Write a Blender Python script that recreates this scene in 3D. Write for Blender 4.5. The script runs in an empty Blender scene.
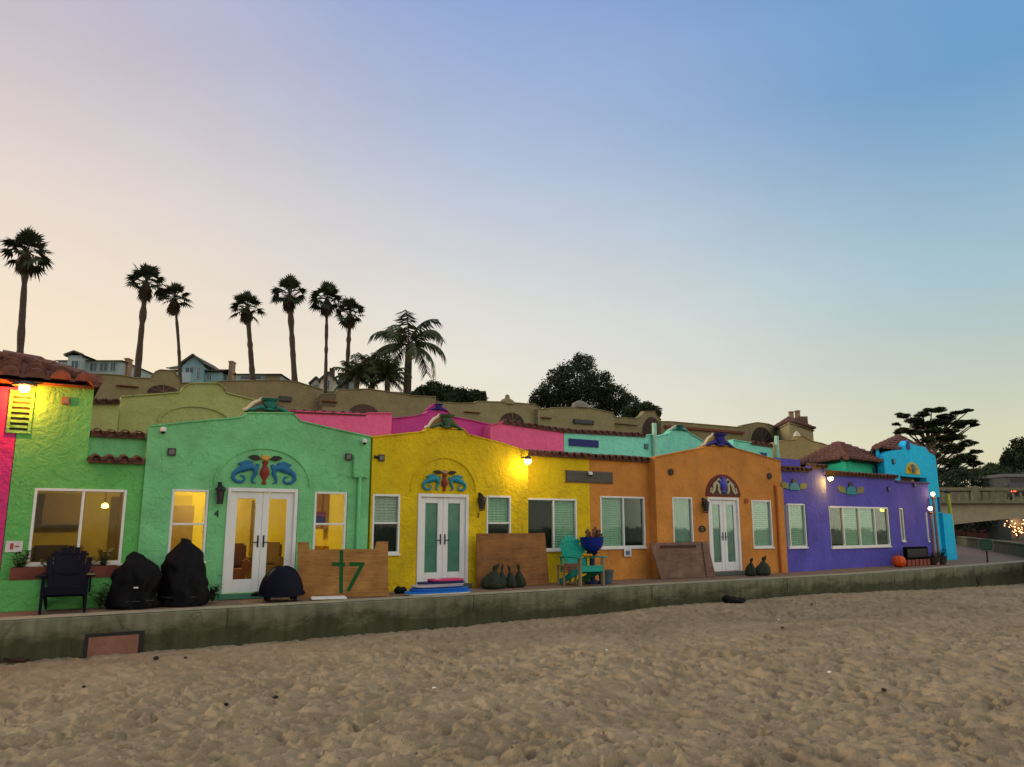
import bpy, bmesh, math, random
import numpy as np
from mathutils import Vector, Matrix, Euler
random.seed(7); np.random.seed(7)
SC = bpy.context.scene
COL = SC.collection
R = math.radians
def lin(c):
    return tuple(((v/255)/12.92 if v/255 <= .04045 else ((v/255+.055)/1.055)**2.4) for v in c)
def L(*c): return lin(c)+(1,)

# ------------------------------------------------------------------ camera
F = 770.0; EYE = 1.45; HZ = 525.0; CX, CY = 512.0, 383.5
PITCH = math.atan((HZ-CY)/F)
cam_d = bpy.data.cameras.new('camera'); cam = bpy.data.objects.new('camera', cam_d); COL.objects.link(cam)
cam.location = (0, 0, EYE); cam.rotation_euler = (R(90)+PITCH, 0, 0)
cam_d.sensor_width = 36; cam_d.lens = F/1024*36; cam_d.clip_end = 3000; cam_d.clip_start = .05
SC.camera = cam
# ------------------------------------------------------------------ world: dusk sky
SUN_AZ, SUN_EL = -98, 9          # the glow comes from the sea side on the left
w = bpy.data.worlds.new('World'); SC.world = w; w.use_nodes = True
nt = w.node_tree; N = nt.nodes; LK = nt.links; N.clear()
def nd(t, **k):
    n = N.new(t)
    for a, b in k.items(): setattr(n, a, b)
    return n
tc = nd('ShaderNodeTexCoord'); sep = nd('ShaderNodeSeparateXYZ'); LK.new(tc.outputs['Generated'], sep.inputs[0])
dot = nd('ShaderNodeVectorMath', operation='DOT_PRODUCT'); LK.new(tc.outputs['Generated'], dot.inputs[0])
GA = R(-62); dot.inputs[1].default_value = (math.sin(GA), math.cos(GA), 0)
def wramp(stops):
    r = nd('ShaderNodeValToRGB'); r.color_ramp.interpolation = 'EASE' if 0 else 'LINEAR'
    e = r.color_ramp.elements
    while len(e) < len(stops): e.new(.5)
    for q, (p_, c) in zip(e, stops): q.position = p_; q.color = L(*c)
    LK.new(sep.outputs['Z'], r.inputs[0]); return r
rL = wramp([(0, (255,234,186)), (.1, (253,234,196)), (.2,(248,229,200)), (.27, (243,225,204)), (.42, (222,207,203)), (.52, (204,190,197)), (.66, (190,184,200)), (1, (215,210,215))])
rM = wramp([(0, (246,230,198)), (.12, (236,228,208)), (.28, (216,217,214)), (.45, (176,191,217)), (.6, (143,166,212)), (.66, (148,168,212)), (1, (215,210,215))])
rR = wramp([(0, (218,208,168)), (.1, (212,210,180)), (.17, (194,203,190)), (.27, (167,195,205)), (.48, (110,157,202)), (.62, (108,152,200)), (1, (215,210,215))])
rB = wramp([(0, (240,228,205)), (.15, (250,240,218)), (.35, (244,237,224)), (.6, (225,222,216)), (1, (215,210,215))])
def mixw(a, b, lo, hi):
    m = nd('ShaderNodeMapRange'); m.interpolation_type = 'SMOOTHSTEP'
    m.inputs['From Min'].default_value = lo; m.inputs['From Max'].default_value = hi
    LK.new(dot.outputs['Value'], m.inputs['Value'])
    x = nd('ShaderNodeMix', data_type='RGBA'); LK.new(m.outputs[0], x.inputs[0]); LK.new(a, x.inputs[6]); LK.new(b, x.inputs[7]); return x.outputs[2]
gB = nd('ShaderNodeVectorMath', operation='SCALE'); LK.new(rB.outputs[0], gB.inputs[0]); gB.inputs['Scale'].default_value = 1.38
c1 = mixw(gB.outputs[0], rR.outputs[0], -.8, -.15)
c2 = mixw(c1, rM.outputs[0], -.12, .47)
c3 = mixw(c2, rL.outputs[0], .38, .9)
# faint uneven haze in the sky
hn = nd('ShaderNodeTexNoise'); hn.inputs['Scale'].default_value = 2.2; hn.inputs['Detail'].default_value = 7; hn.inputs['Roughness'].default_value = .6
hm = nd('ShaderNodeMapping'); hm.inputs['Scale'].default_value = (1, 1, 3.2); LK.new(tc.outputs['Generated'], hm.inputs[0]); LK.new(hm.outputs[0], hn.inputs['Vector'])
hr = nd('ShaderNodeMapRange'); hr.inputs['From Min'].default_value = .25; hr.inputs['From Max'].default_value = .75; hr.inputs['To Min'].default_value = .95; hr.inputs['To Max'].default_value = 1.05; LK.new(hn.outputs[0], hr.inputs[0])
hs_ = nd('ShaderNodeVectorMath', operation='SCALE'); LK.new(c3, hs_.inputs[0]); LK.new(hr.outputs[0], hs_.inputs['Scale']); c3 = hs_.outputs[0]
bg1 = nd('ShaderNodeBackground'); LK.new(c3, bg1.inputs[0]); bg1.inputs[1].default_value = 1.0
sky = nd('ShaderNodeTexSky'); sky.sky_type = 'NISHITA'; sky.sun_disc = False
sky.sun_elevation = R(SUN_EL); sky.sun_rotation = R(SUN_AZ)
bg2 = nd('ShaderNodeBackground'); LK.new(sky.outputs[0], bg2.inputs[0]); bg2.inputs[1].default_value = .006
ad = nd('ShaderNodeAddShader'); LK.new(bg1.outputs[0], ad.inputs[0]); LK.new(bg2.outputs[0], ad.inputs[1])
wo = nd('ShaderNodeOutputWorld'); LK.new(ad.outputs[0], wo.inputs[0])
sd = bpy.data.lights.new('sun', 'SUN'); sun = bpy.data.objects.new('sun', sd); COL.objects.link(sun)
sd.energy = 2.0; sd.angle = R(11); sd.color = (1, .88, .7)
dv = Vector((math.sin(R(SUN_AZ))*math.cos(R(SUN_EL)), math.cos(R(SUN_AZ))*math.cos(R(SUN_EL)), math.sin(R(SUN_EL))))
sun.rotation_euler = dv.to_track_quat('Z', 'Y').to_euler()
SC.view_settings.view_transform = 'Standard'; SC.view_settings.look = 'None'
SC.view_settings.exposure = 0; SC.view_settings.gamma = 1; SC.view_settings.use_curve_mapping = False
SC.cycles.max_bounces = 5; SC.cycles.transparent_max_bounces = 12; SC.cycles.caustics_reflective = False; SC.cycles.caustics_refractive = False
SC.cycles.use_denoising = True

# ------------------------------------------------------------------ helpers
def ray(x, y):
    u = (x-CX)/F; v = (CY-y)/F; c, s = math.cos(PITCH), math.sin(PITCH)
    return Vector((u, c-v*s, s+v*c))
def on_z(x, y, z=0.0):
    r = ray(x, y); return Vector((0, 0, EYE))+r*((z-EYE)/r.z)
def at_y(x, y, Y):
    r = ray(x, y); return Vector((0, 0, EYE))+r*(Y/r.y)

class Site:
    """a local frame standing on a real vertical plane: x along the wall, y inwards, z up"""
    def __init__(s, x0, y0, slope, px=None, z0=0.0, inward=0.0):
        s.th = math.atan(slope); s.d = Vector((math.cos(s.th), math.sin(s.th), 0)); s.w = Vector((-math.sin(s.th), math.cos(s.th), 0))
        s.o = Vector((x0, y0, 0))+s.w*inward
        s.o.z = z0
        if px is not None:
            a = s.uv(px, 520)[0]; s.o = s.o+s.d*a
    def uv(s, px, py, off=0.0):
        r = ray(px, py); o = s.o-s.w*off
        t = (o.x*s.w.x+o.y*s.w.y)/(r.x*s.w.x+r.y*s.w.y)
        p = Vector((0, 0, EYE))+r*t; q = p-o
        return (q.x*s.d.x+q.y*s.d.y, p.z-s.o.z)
    def rect(s, tl, br, off=0.0):
        a = s.uv(*tl, off); b = s.uv(*br, off); return (a[0], b[0], b[1], a[1])      # s0 s1 z0 z1
    def world(s, a, b, z): return s.o+s.d*a+s.w*b+Vector((0, 0, z))

class MB:
    def __init__(s): s.v = []; s.f = []
    def add(s, vs, fs):
        o = len(s.v); s.v += [tuple(v) for v in vs]; s.f += [tuple(i+o for i in f) for f in fs]; return s
    def box(s, x0, x1, y0, y1, z0, z1):
        if x0 > x1: x0, x1 = x1, x0
        if y0 > y1: y0, y1 = y1, y0
        if z0 > z1: z0, z1 = z1, z0
        return s.add([(x0,y0,z0),(x1,y0,z0),(x1,y1,z0),(x0,y1,z0),(x0,y0,z1),(x1,y0,z1),(x1,y1,z1),(x0,y1,z1)],
                     [(0,3,2,1),(4,5,6,7),(0,1,5,4),(1,2,6,5),(2,3,7,6),(3,0,4,7)])
    def obox(s, M, sx, sy, sz):
        vs = [M @ Vector((a*sx/2, b*sy/2, c*sz/2)) for c in (-1,1) for a, b in ((-1,-1),(1,-1),(1,1),(-1,1))]
        return s.add(vs, [(0,3,2,1),(4,5,6,7),(0,1,5,4),(1,2,6,5),(2,3,7,6),(3,0,4,7)])
    def bar(s, p, q, wx, wy):
        p = Vector(p); q = Vector(q); d = q-p; M = d.to_track_quat('Z', 'Y').to_matrix().to_4x4(); M.translation = (p+q)/2
        return s.obox(M, wx, wy, d.length)
    def prism(s, pts, y0, y1):
        """pts in (x,z), extruded along y"""
        n = len(pts); vs = [(a, y0, b) for a, b in pts]+[(a, y1, b) for a, b in pts]
        fs = [tuple(range(n)), tuple(range(2*n-1, n-1, -1))]+[(i, i+n, (i+1) % n+n, (i+1) % n) for i in range(n)]
        return s.add(vs, fs)
    def slab(s, pts, z0, z1):
        n = len(pts); vs = [(a, b, z0) for a, b in pts]+[(a, b, z1) for a, b in pts]
        fs = [tuple(range(n-1, -1, -1)), tuple(range(n, 2*n))]+[(i, (i+1) % n, (i+1) % n+n, i+n) for i in range(n)]
        return s.add(vs, fs)
    def tube(s, pts, rad, seg=8, flat=1.0, cap=True):
        pts = [Vector(p) for p in pts]; n = len(pts)
        if not hasattr(rad, '__len__'): rad = [rad]*n
        rings = []; up = None
        for i in range(n):
            t = (pts[min(i+1, n-1)]-pts[max(i-1, 0)]).normalized()
            if up is None:
                up = Vector((0, 1, 0)) if abs(t.y) < .9 else Vector((1, 0, 0))
            up = (up-t*up.dot(t)).normalized(); sd_ = t.cross(up)
            rings.append([pts[i]+sd_*math.cos(2*math.pi*k/seg)*rad[i]+up*math.sin(2*math.pi*k/seg)*rad[i]*flat for k in range(seg)])
        vs = [v for r in rings for v in r]
        fs = [(i*seg+k, i*seg+(k+1) % seg, (i+1)*seg+(k+1) % seg, (i+1)*seg+k) for i in range(n-1) for k in range(seg)]
        if cap: fs += [tuple(range(seg-1, -1, -1)), tuple(range((n-1)*seg, n*seg))]
        return s.add(vs, fs)
    def lathe(s, prof, c=(0,0,0), seg=16, sx=1, sy=1, wob=0):
        n = len(prof); vs = []
        for r, z in prof:
            for k in range(seg):
                a = 2*math.pi*k/seg; rr = r*(1+wob*math.sin(a*5+z*7)*.5+wob*math.sin(a*3-z*4)*.5)
                vs.append((c[0]+rr*sx*math.cos(a), c[1]+rr*sy*math.sin(a), c[2]+z))
        fs = [(i*seg+k, i*seg+(k+1) % seg, (i+1)*seg+(k+1) % seg, (i+1)*seg+k) for i in range(n-1) for k in range(seg)]
        fs += [tuple(range(seg-1, -1, -1)), tuple(range((n-1)*seg, n*seg))]
        return s.add(vs, fs)
    def ball(s, c, rx, ry=None, rz=None, seg=12):
        ry = ry or rx; rz = rz or rx; m = seg//2+1
        prof = [(max(math.sin(math.pi*i/m), .02), -math.cos(math.pi*i/m)) for i in range(m+1)]
        o = len(s.v); s.lathe(prof, (0,0,0), seg)
        for i in range(o, len(s.v)):
            x, y, z = s.v[i]; s.v[i] = (c[0]+x*rx, c[1]+y*ry, c[2]+z*rz)
        return s
    def build(s, name, mat, parent=None, smooth=False, bevel=0, loc=None, rz=None):
        me = bpy.data.meshes.new(name); me.from_pydata(s.v, [], s.f); me.update()
        if bevel:
            bm = bmesh.new(); bm.from_mesh(me)
            es = [e for e in bm.edges if len(e.link_faces) == 2 and e.calc_face_angle(0) > .6]
            bmesh.ops.bevel(bm, geom=es, offset=bevel, segments=2, affect='EDGES', clamp_overlap=True); bm.to_mesh(me); bm.free()
        if smooth:
            me.shade_smooth()
            if smooth != 'all': me.set_sharp_from_angle(angle=R(40))
        o = bpy.data.objects.new(name, me); COL.objects.link(o)
        me.materials.append(mat)
        if parent: o.parent = parent
        if loc is not None: o.location = loc
        if rz is not None: o.rotation_euler = (0, 0, rz)
        return o

def thing(name, label, cat, loc=(0,0,0), rz=0, group=None, kind=None):
    o = bpy.data.objects.new(name, None); o.empty_display_size = .2; COL.objects.link(o); o.location = loc; o.rotation_euler = (0, 0, rz)
    return tag(o, label, cat, group, kind)
def tag(o, label=None, cat=None, group=None, kind=None):
    if label: o['label'] = label
    if cat: o['category'] = cat
    if group: o['group'] = group
    if kind: o['kind'] = kind
    return o
def dup(root, loc, rz=0, sc=None, label=None):
    r = root.copy(); COL.objects.link(r); r.location = loc; r.rotation_euler = (0, 0, rz)
    if sc: r.scale = sc
    if label: r['label'] = label
    for ch in list(root.children):
        c = ch.copy(); COL.objects.link(c); c.parent = r
        for g in list(ch.children):
            d = g.copy(); COL.objects.link(d); d.parent = c
    return r
def wall_mesh(name, mat, parent, outline, holes=(), y0=0.0, y1=.2, res=0):
    cu = bpy.data.curves.new('tmp', 'CURVE'); cu.dimensions = '2D'; cu.fill_mode = 'BOTH'; cu.extrude = (y1-y0)/2
    for poly in [outline]+list(holes):
        sp = cu.splines.new('POLY'); sp.points.add(len(poly)-1); sp.use_cyclic_u = True
        for q, (a, b) in zip(sp.points, poly): q.co = (a, b, 0, 1)
    ob = bpy.data.objects.new('tmp', cu); COL.objects.link(ob)
    dg = bpy.context.evaluated_depsgraph_get(); me = bpy.data.meshes.new_from_object(ob.evaluated_get(dg))
    bpy.data.objects.remove(ob); bpy.data.curves.remove(cu)
    ym = (y0+y1)/2
    for v in me.vertices:
        x, z, y = v.co; v.co = (x, ym-y, z)
    bm = bmesh.new(); bm.from_mesh(me); bmesh.ops.remove_doubles(bm, verts=bm.verts, dist=.0005); bmesh.ops.recalc_face_normals(bm, faces=bm.faces); bm.to_mesh(me); bm.free()
    me.name = name; me.materials.clear(); me.materials.append(mat)
    for p in me.polygons: p.use_smooth = False
    o = bpy.data.objects.new(name, me); COL.objects.link(o); o.parent = parent
    return o
def coping(root, top, m, y0=-.05, y1=.3, th=.045):
    b = MB()
    for (a, za), (c, zc) in zip(top[:-1], top[1:]):
        if c-a > .02: b.prism([(a, za-.01), (c, zc-.01), (c, zc+th*.6), (a, za+th*.6)], y0, y1)
    return b.build('coping', m, root, bevel=.01)
coping_ = coping
def rpoly(r): return [(r[0], r[2]), (r[1], r[2]), (r[1], r[3]), (r[0], r[3])]

# ------------------------------------------------------------------ materials
MATS = {}
def mat(name, col, rough=.85, var=.12, vscale=6, bump=0, bscale=40, spec=.3, metal=0, col2=None, stucco=0, grime=0, emit=None, es=0):
    if name in MATS: return MATS[name]
    m = bpy.data.materials.new(name); m.use_nodes = True; t = m.node_tree; b = t.nodes['Principled BSDF']; lk = t.links
    col = tuple(col[:3])+(1,)
    b.inputs['Roughness'].default_value = rough; b.inputs['Metallic'].default_value = metal; b.inputs['Specular IOR Level'].default_value = spec
    co = t.nodes.new('ShaderNodeTexCoord')
    no = t.nodes.new('ShaderNodeTexNoise'); no.inputs['Scale'].default_value = vscale; no.inputs['Detail'].default_value = 6; no.inputs['Roughness'].default_value = .62
    lk.new(co.outputs['Object'], no.inputs['Vector'])
    cr = t.nodes.new('ShaderNodeValToRGB'); cr.color_ramp.elements[0].position = .3; cr.color_ramp.elements[1].position = .72
    c2 = (tuple(col2[:3])+(1,)) if col2 else tuple(min(1, c*(1+var)) for c in col[:3])+(1,)
    cr.color_ramp.elements[0].color = tuple(c*(1-var) for c in col[:3])+(1,) if not col2 else col
    cr.color_ramp.elements[1].color = c2
    lk.new(no.outputs[0], cr.inputs[0]); out = cr.outputs[0]
    if grime:
        n2 = t.nodes.new('ShaderNodeTexNoise'); n2.inputs['Scale'].default_value = 1.3; n2.inputs['Detail'].default_value = 9; n2.inputs['Roughness'].default_value = .7
        mp = t.nodes.new('ShaderNodeMapping'); mp.inputs['Scale'].default_value = (1.6, 1.6, .45); lk.new(co.outputs['Object'], mp.inputs[0]); lk.new(mp.outputs[0], n2.inputs['Vector'])
        mr = t.nodes.new('ShaderNodeMapRange'); mr.inputs['From Min'].default_value = .5; mr.inputs['From Max'].default_value = .72; mr.inputs['To Max'].default_value = grime; lk.new(n2.outputs[0], mr.inputs[0])
        mx = t.nodes.new('ShaderNodeMix'); mx.data_type = 'RGBA'; lk.new(mr.outputs[0], mx.inputs[0]); lk.new(out, mx.inputs[6]); mx.inputs[7].default_value = tuple(c*.45+.02 for c in col[:3])+(1,)
        out = mx.outputs[2]
    lk.new(out, b.inputs['Base Color'])
    if stucco:
        vp = t.nodes.new('ShaderNodeTexVoronoi'); vp.inputs['Scale'].default_value = .55; pn = t.nodes.new('ShaderNodeTexNoise'); pn.inputs['Scale'].default_value = 1.6; pn.inputs['Detail'].default_value = 4; lk.new(co.outputs['Object'], pn.inputs['Vector'])
        pv = t.nodes.new('ShaderNodeVectorMath'); pv.operation = 'MULTIPLY_ADD'; pv.inputs[1].default_value = (1.1, 1.1, 1.1); lk.new(pn.outputs['Color'], pv.inputs[0]); lk.new(co.outputs['Object'], pv.inputs[2]); lk.new(pv.outputs[0], vp.inputs['Vector'])
        bwn = t.nodes.new('ShaderNodeRGBToBW'); lk.new(vp.outputs['Color'], bwn.inputs[0]); pr_ = t.nodes.new('ShaderNodeMapRange'); pr_.inputs['To Min'].default_value = .9; pr_.inputs['To Max'].default_value = 1.1; lk.new(bwn.outputs[0], pr_.inputs[0])
        cv = t.nodes.new('ShaderNodeTexVoronoi'); cv.feature = 'DISTANCE_TO_EDGE'; cv.inputs['Scale'].default_value = .8; lk.new(pv.outputs[0], cv.inputs['Vector'])
        ck_ = t.nodes.new('ShaderNodeMapRange'); ck_.inputs['From Max'].default_value = .006; ck_.inputs['To Min'].default_value = .62; lk.new(cv.outputs['Distance'], ck_.inputs[0])
        mu = t.nodes.new('ShaderNodeMath'); mu.operation = 'MULTIPLY'; lk.new(pr_.outputs[0], mu.inputs[0]); lk.new(ck_.outputs[0], mu.inputs[1])
        sc_ = t.nodes.new('ShaderNodeVectorMath'); sc_.operation = 'SCALE'; lk.new(out, sc_.inputs[0]); lk.new(mu.outputs[0], sc_.inputs['Scale']); lk.new(sc_.outputs[0], b.inputs['Base Color'])
        # hand-trowelled plaster: warped ridges plus fine grain
        wn = t.nodes.new('ShaderNodeTexNoise'); wn.inputs['Scale'].default_value = 2.6; wn.inputs['Detail'].default_value = 3; lk.new(co.outputs['Object'], wn.inputs['Vector'])
        vm = t.nodes.new('ShaderNodeVectorMath'); vm.operation = 'MULTIPLY_ADD'; lk.new(wn.outputs['Color'], vm.inputs[0]); vm.inputs[1].default_value = (.9, .9, .9); lk.new(co.outputs['Object'], vm.inputs[2])
        vo = t.nodes.new('ShaderNodeTexVoronoi'); vo.feature = 'DISTANCE_TO_EDGE'; vo.inputs['Scale'].default_value = 3.6; lk.new(vm.outputs[0], vo.inputs['Vector'])
        m1 = t.nodes.new('ShaderNodeMapRange'); m1.inputs['From Max'].default_value = .3; lk.new(vo.outputs['Distance'], m1.inputs[0]); m1.interpolation_type = 'SMOOTHSTEP'
        n3 = t.nodes.new('ShaderNodeTexNoise'); n3.inputs['Scale'].default_value = 17; n3.inputs['Detail'].default_value = 9; n3.inputs['Roughness'].default_value = .68; lk.new(vm.outputs[0], n3.inputs['Vector'])
        mm = t.nodes.new('ShaderNodeMath'); mm.operation = 'MULTIPLY_ADD'; lk.new(n3.outputs[0], mm.inputs[0]); mm.inputs[1].default_value = 1.6; lk.new(m1.outputs[0], mm.inputs[2])
        bp = t.nodes.new('ShaderNodeBump'); bp.inputs['Strength'].default_value = stucco; bp.inputs['Distance'].default_value = .03
        lk.new(mm.outputs[0], bp.inputs['Height']); lk.new(bp.outputs[0], b.inputs['Normal'])
    elif bump:
        n3 = t.nodes.new('ShaderNodeTexNoise'); n3.inputs['Scale'].default_value = bscale; n3.inputs['Detail'].default_value = 5; lk.new(co.outputs['Object'], n3.inputs['Vector'])
        bp = t.nodes.new('ShaderNodeBump'); bp.inputs['Strength'].default_value = bump; bp.inputs['Distance'].default_value = .01
        lk.new(n3.outputs[0], bp.inputs['Height']); lk.new(bp.outputs[0], b.inputs['Normal'])
    if emit:
        b.inputs['Emission Color'].default_value = tuple(emit)+(1,); b.inputs['Emission Strength'].default_value = es
    MATS[name] = m; return m
def wood_mat(name, c1, c2, scale=(1, 1, 14)):
    if name in MATS: return MATS[name]
    m = bpy.data.materials.new(name); m.use_nodes = True; t = m.node_tree; b = t.nodes['Principled BSDF']; lk = t.links
    co = t.nodes.new('ShaderNodeTexCoord'); mp = t.nodes.new('ShaderNodeMapping'); mp.inputs['Scale'].default_value = scale; lk.new(co.outputs['Object'], mp.inputs[0])
    n = t.nodes.new('ShaderNodeTexNoise'); n.inputs['Scale'].default_value = 2.2; n.inputs['Detail'].default_value = 7; n.inputs['Distortion'].default_value = 1.3; lk.new(mp.outputs[0], n.inputs['Vector'])
    n2 = t.nodes.new('ShaderNodeTexNoise'); n2.inputs['Scale'].default_value = 2.5; n2.inputs['Detail'].default_value = 5; lk.new(co.outputs['Object'], n2.inputs['Vector'])
    ma = t.nodes.new('ShaderNodeMath'); ma.operation = 'MULTIPLY_ADD'; ma.inputs[1].default_value = .6; lk.new(n2.outputs[0], ma.inputs[0])
    m2 = t.nodes.new('ShaderNodeMath'); m2.operation = 'MULTIPLY'; m2.inputs[1].default_value = .5; lk.new(n.outputs[0], m2.inputs[0]); lk.new(m2.outputs[0], ma.inputs[2])
    cr = t.nodes.new('ShaderNodeValToRGB'); cr.color_ramp.elements[0].position = .38; cr.color_ramp.elements[1].position = .72; cr.color_ramp.elements[0].color = tuple(c1)+(1,); cr.color_ramp.elements[1].color = tuple(c2)+(1,)
    lk.new(ma.outputs[0], cr.inputs[0]); lk.new(cr.outputs[0], b.inputs['Base Color']); b.inputs['Roughness'].default_value = .8
    bp = t.nodes.new('ShaderNodeBump'); bp.inputs['Strength'].default_value = .3; bp.inputs['Distance'].default_value = .004; lk.new(n.outputs[0], bp.inputs['Height']); lk.new(bp.outputs[0], b.inputs['Normal'])
    MATS[name] = m; return m
def glass_mat():
    m = bpy.data.materials.new('window_glass'); m.use_nodes = True; t = m.node_tree; t.nodes.clear(); lk = t.links
    tr = t.nodes.new('ShaderNodeBsdfTransparent'); tr.inputs[0].default_value = (.86, .93, .88, 1)
    gl = t.nodes.new('ShaderNodeBsdfGlossy'); gl.inputs['Roughness'].default_value = .03; gl.inputs[0].default_value = (.9, .95, .95, 1)
    co = t.nodes.new('ShaderNodeTexCoord'); n = t.nodes.new('ShaderNodeTexNoise'); n.inputs['Scale'].default_value = 1.5; lk.new(co.outputs['Object'], n.inputs['Vector'])
    bp = t.nodes.new('ShaderNodeBump'); bp.inputs['Strength'].default_value = .12; bp.inputs['Distance'].default_value = .02; lk.new(n.outputs[0], bp.inputs['Height']); lk.new(bp.outputs[0], gl.inputs['Normal'])
    fr = t.nodes.new('ShaderNodeFresnel'); fr.inputs[0].default_value = 1.5
    ma = t.nodes.new('ShaderNodeMath'); ma.operation = 'MULTIPLY_ADD'; ma.inputs[1].default_value = .32; ma.inputs[2].default_value = .0; lk.new(fr.outputs[0], ma.inputs[0])
    mx = t.nodes.new('ShaderNodeMixShader'); lk.new(ma.outputs[0], mx.inputs[0]); lk.new(tr.outputs[0], mx.inputs[1]); lk.new(gl.outputs[0], mx.inputs[2])
    o = t.nodes.new('ShaderNodeOutputMaterial'); lk.new(mx.outputs[0], o.inputs[0]); MATS['glass'] = m; return m
GLASS = glass_mat()
def blind_mat(name, c):
    m = mat(name, c, .8, .08, 3)
    t = m.node_tree; b = t.nodes['Principled BSDF']; co = t.nodes.new('ShaderNodeTexCoord')
    wv = t.nodes.new('ShaderNodeTexWave'); wv.bands_direction = 'Z'; wv.inputs['Scale'].default_value = 5; t.links.new(co.outputs['Object'], wv.inputs['Vector'])
    bp = t.nodes.new('ShaderNodeBump'); bp.inputs['Strength'].default_value = .7; bp.inputs['Distance'].default_value = .02
    t.links.new(wv.outputs[0], bp.inputs['Height']); t.links.new(bp.outputs[0], b.inputs['Normal']); return m
WHITE = mat('white_vinyl', (.72,.72,.7), .45, .04, 4, grime=.15)
GREEN = mat('green_stucco', (.18,.52,.225), .9, .17, 1.3, stucco=.3, grime=.42)
LIME = mat('lime_stucco', (.13,.45,.115), .9, .17, 1.3, stucco=.42, grime=.3)
YELLOW = mat('yellow_stucco', (.66,.465,.006), .9, .17, 1.3, stucco=.42, grime=.42)
ORANGE = mat('orange_stucco', (.56,.225,.045), .9, .17, 1.3, stucco=.25, grime=.42)
PURPLE = mat('purple_stucco', (.1,.082,.43), .9, .17, 1.3, stucco=.25, grime=.42)
PINK = mat('pink_stucco', (.6,.04,.2), .9, .14, 3, stucco=.3, grime=.2)
PINK2 = mat('rose_stucco', (.82,.13,.28), .9, .1, 3, stucco=.25, grime=.12)
MAGENTA = mat('magenta_stucco', (.55,.055,.26), .9, .1, 3, stucco=.25, grime=.15)
TEAL = mat('turquoise_stucco', (.23,.7,.52), .9, .1, 3, stucco=.25, grime=.15)
TEAL2 = mat('jade_stucco', (.03,.48,.28), .9, .1, 3, stucco=.3, grime=.15)
BLUE = mat('sky_blue_stucco', (.012,.48,.76), .9, .1, 3, stucco=.25, grime=.12)
OLIVE = mat('olive_stucco', (.36,.37,.13), .9, .1, 3, stucco=.3, grime=.2)
TAN = mat('tan_stucco', (.235,.195,.095), .92, .12, 2, stucco=.3, grime=.3)
TAN2 = mat('ochre_stucco', (.27,.22,.11), .92, .12, 2, stucco=.3, grime=.25)
TILE = mat('clay_tile', (.12,.045,.032), .85, .3, 7, bump=.6, bscale=30, col2=(.25,.115,.08), grime=.4)
TILED = mat('dark_clay_tile', (.07,.03,.022), .9, .3, 9, bump=.5, bscale=30, col2=(.19,.085,.055), grime=.5)
DARK = mat('dark_iron', (.02,.02,.02), .5, .2, 10, metal=.3)
BLACK = mat('black_fabric', (.005,.005,.006), .6, .25, 8, bump=.6, bscale=14, spec=.1)
NAVY = mat('navy_paint', (.0022,.0032,.012), .6, .2, 8, spec=.12)
CREAM = mat('cream_plaster', (.62,.55,.36), .85, .15, 8, bump=.4)
BROWNP = mat('brown_plaster', (.2,.1,.07), .9, .2, 8, bump=.4)
UBLUE = mat('relief_blue', (.01,.13,.28), .5, .2, 9)
URED = mat('relief_red', (.22,.02,.015), .5, .2, 9)
UGOLD = mat('relief_gold', (.55,.32,.05), .6, .2, 9)
UTEAL = mat('relief_teal', (.02,.18,.14), .6, .2, 9)
UNAVY = mat('relief_navy', (.03,.03,.22), .6, .2, 9)
CURT = blind_mat('grey_green_blind', (.36,.56,.44))
CURTD = mat('dark_green_curtain', (.008,.016,.011), .9, .2, 6)
CURTB = blind_mat('pale_grey_blind', (.55,.57,.53))
CURTT = mat('sea_green_curtain', (.15,.33,.28), .8, .15, 5)
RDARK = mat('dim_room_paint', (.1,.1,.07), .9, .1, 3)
RYEL = mat('yellow_room_paint', (.6,.47,.07), .9, .08, 3)
ROLV = mat('olive_room_paint', (.3,.22,.06), .9, .1, 3)
ROOFM = mat('flat_roof_felt', (.12,.11,.1), .95, .2, 3, bump=.3)
PLY = wood_mat('plywood', (.2,.08,.015), (.46,.23,.06))
PLYD = wood_mat('weathered_plywood', (.09,.045,.03), (.25,.14,.095))
PLYR = wood_mat('red_plywood', (.13,.048,.012), (.33,.14,.035))
GREENP = mat('green_spray_paint', (.0,.09,.015), .7, .2, 30)
GREY = mat('grey_vent', (.06,.06,.055), .7, .2, 20)
def bulb_mat(c, s):
    return mat('lit_bulb_%d' % s, (1,.9,.7), emit=c, es=s)
BULB = bulb_mat((1,.66,.26), 12)
def wood(): pass
def lamp(loc, e, c=(1,.62,.25), r=.06, parent=None, name='bulb_light'):
    l = bpy.data.lights.new(name, 'POINT'); l.energy = e; l.color = c; l.shadow_soft_size = r
    o = bpy.data.objects.new(name, l); COL.objects.link(o); o.location = loc
    if parent: o.parent = parent
    return o

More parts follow.
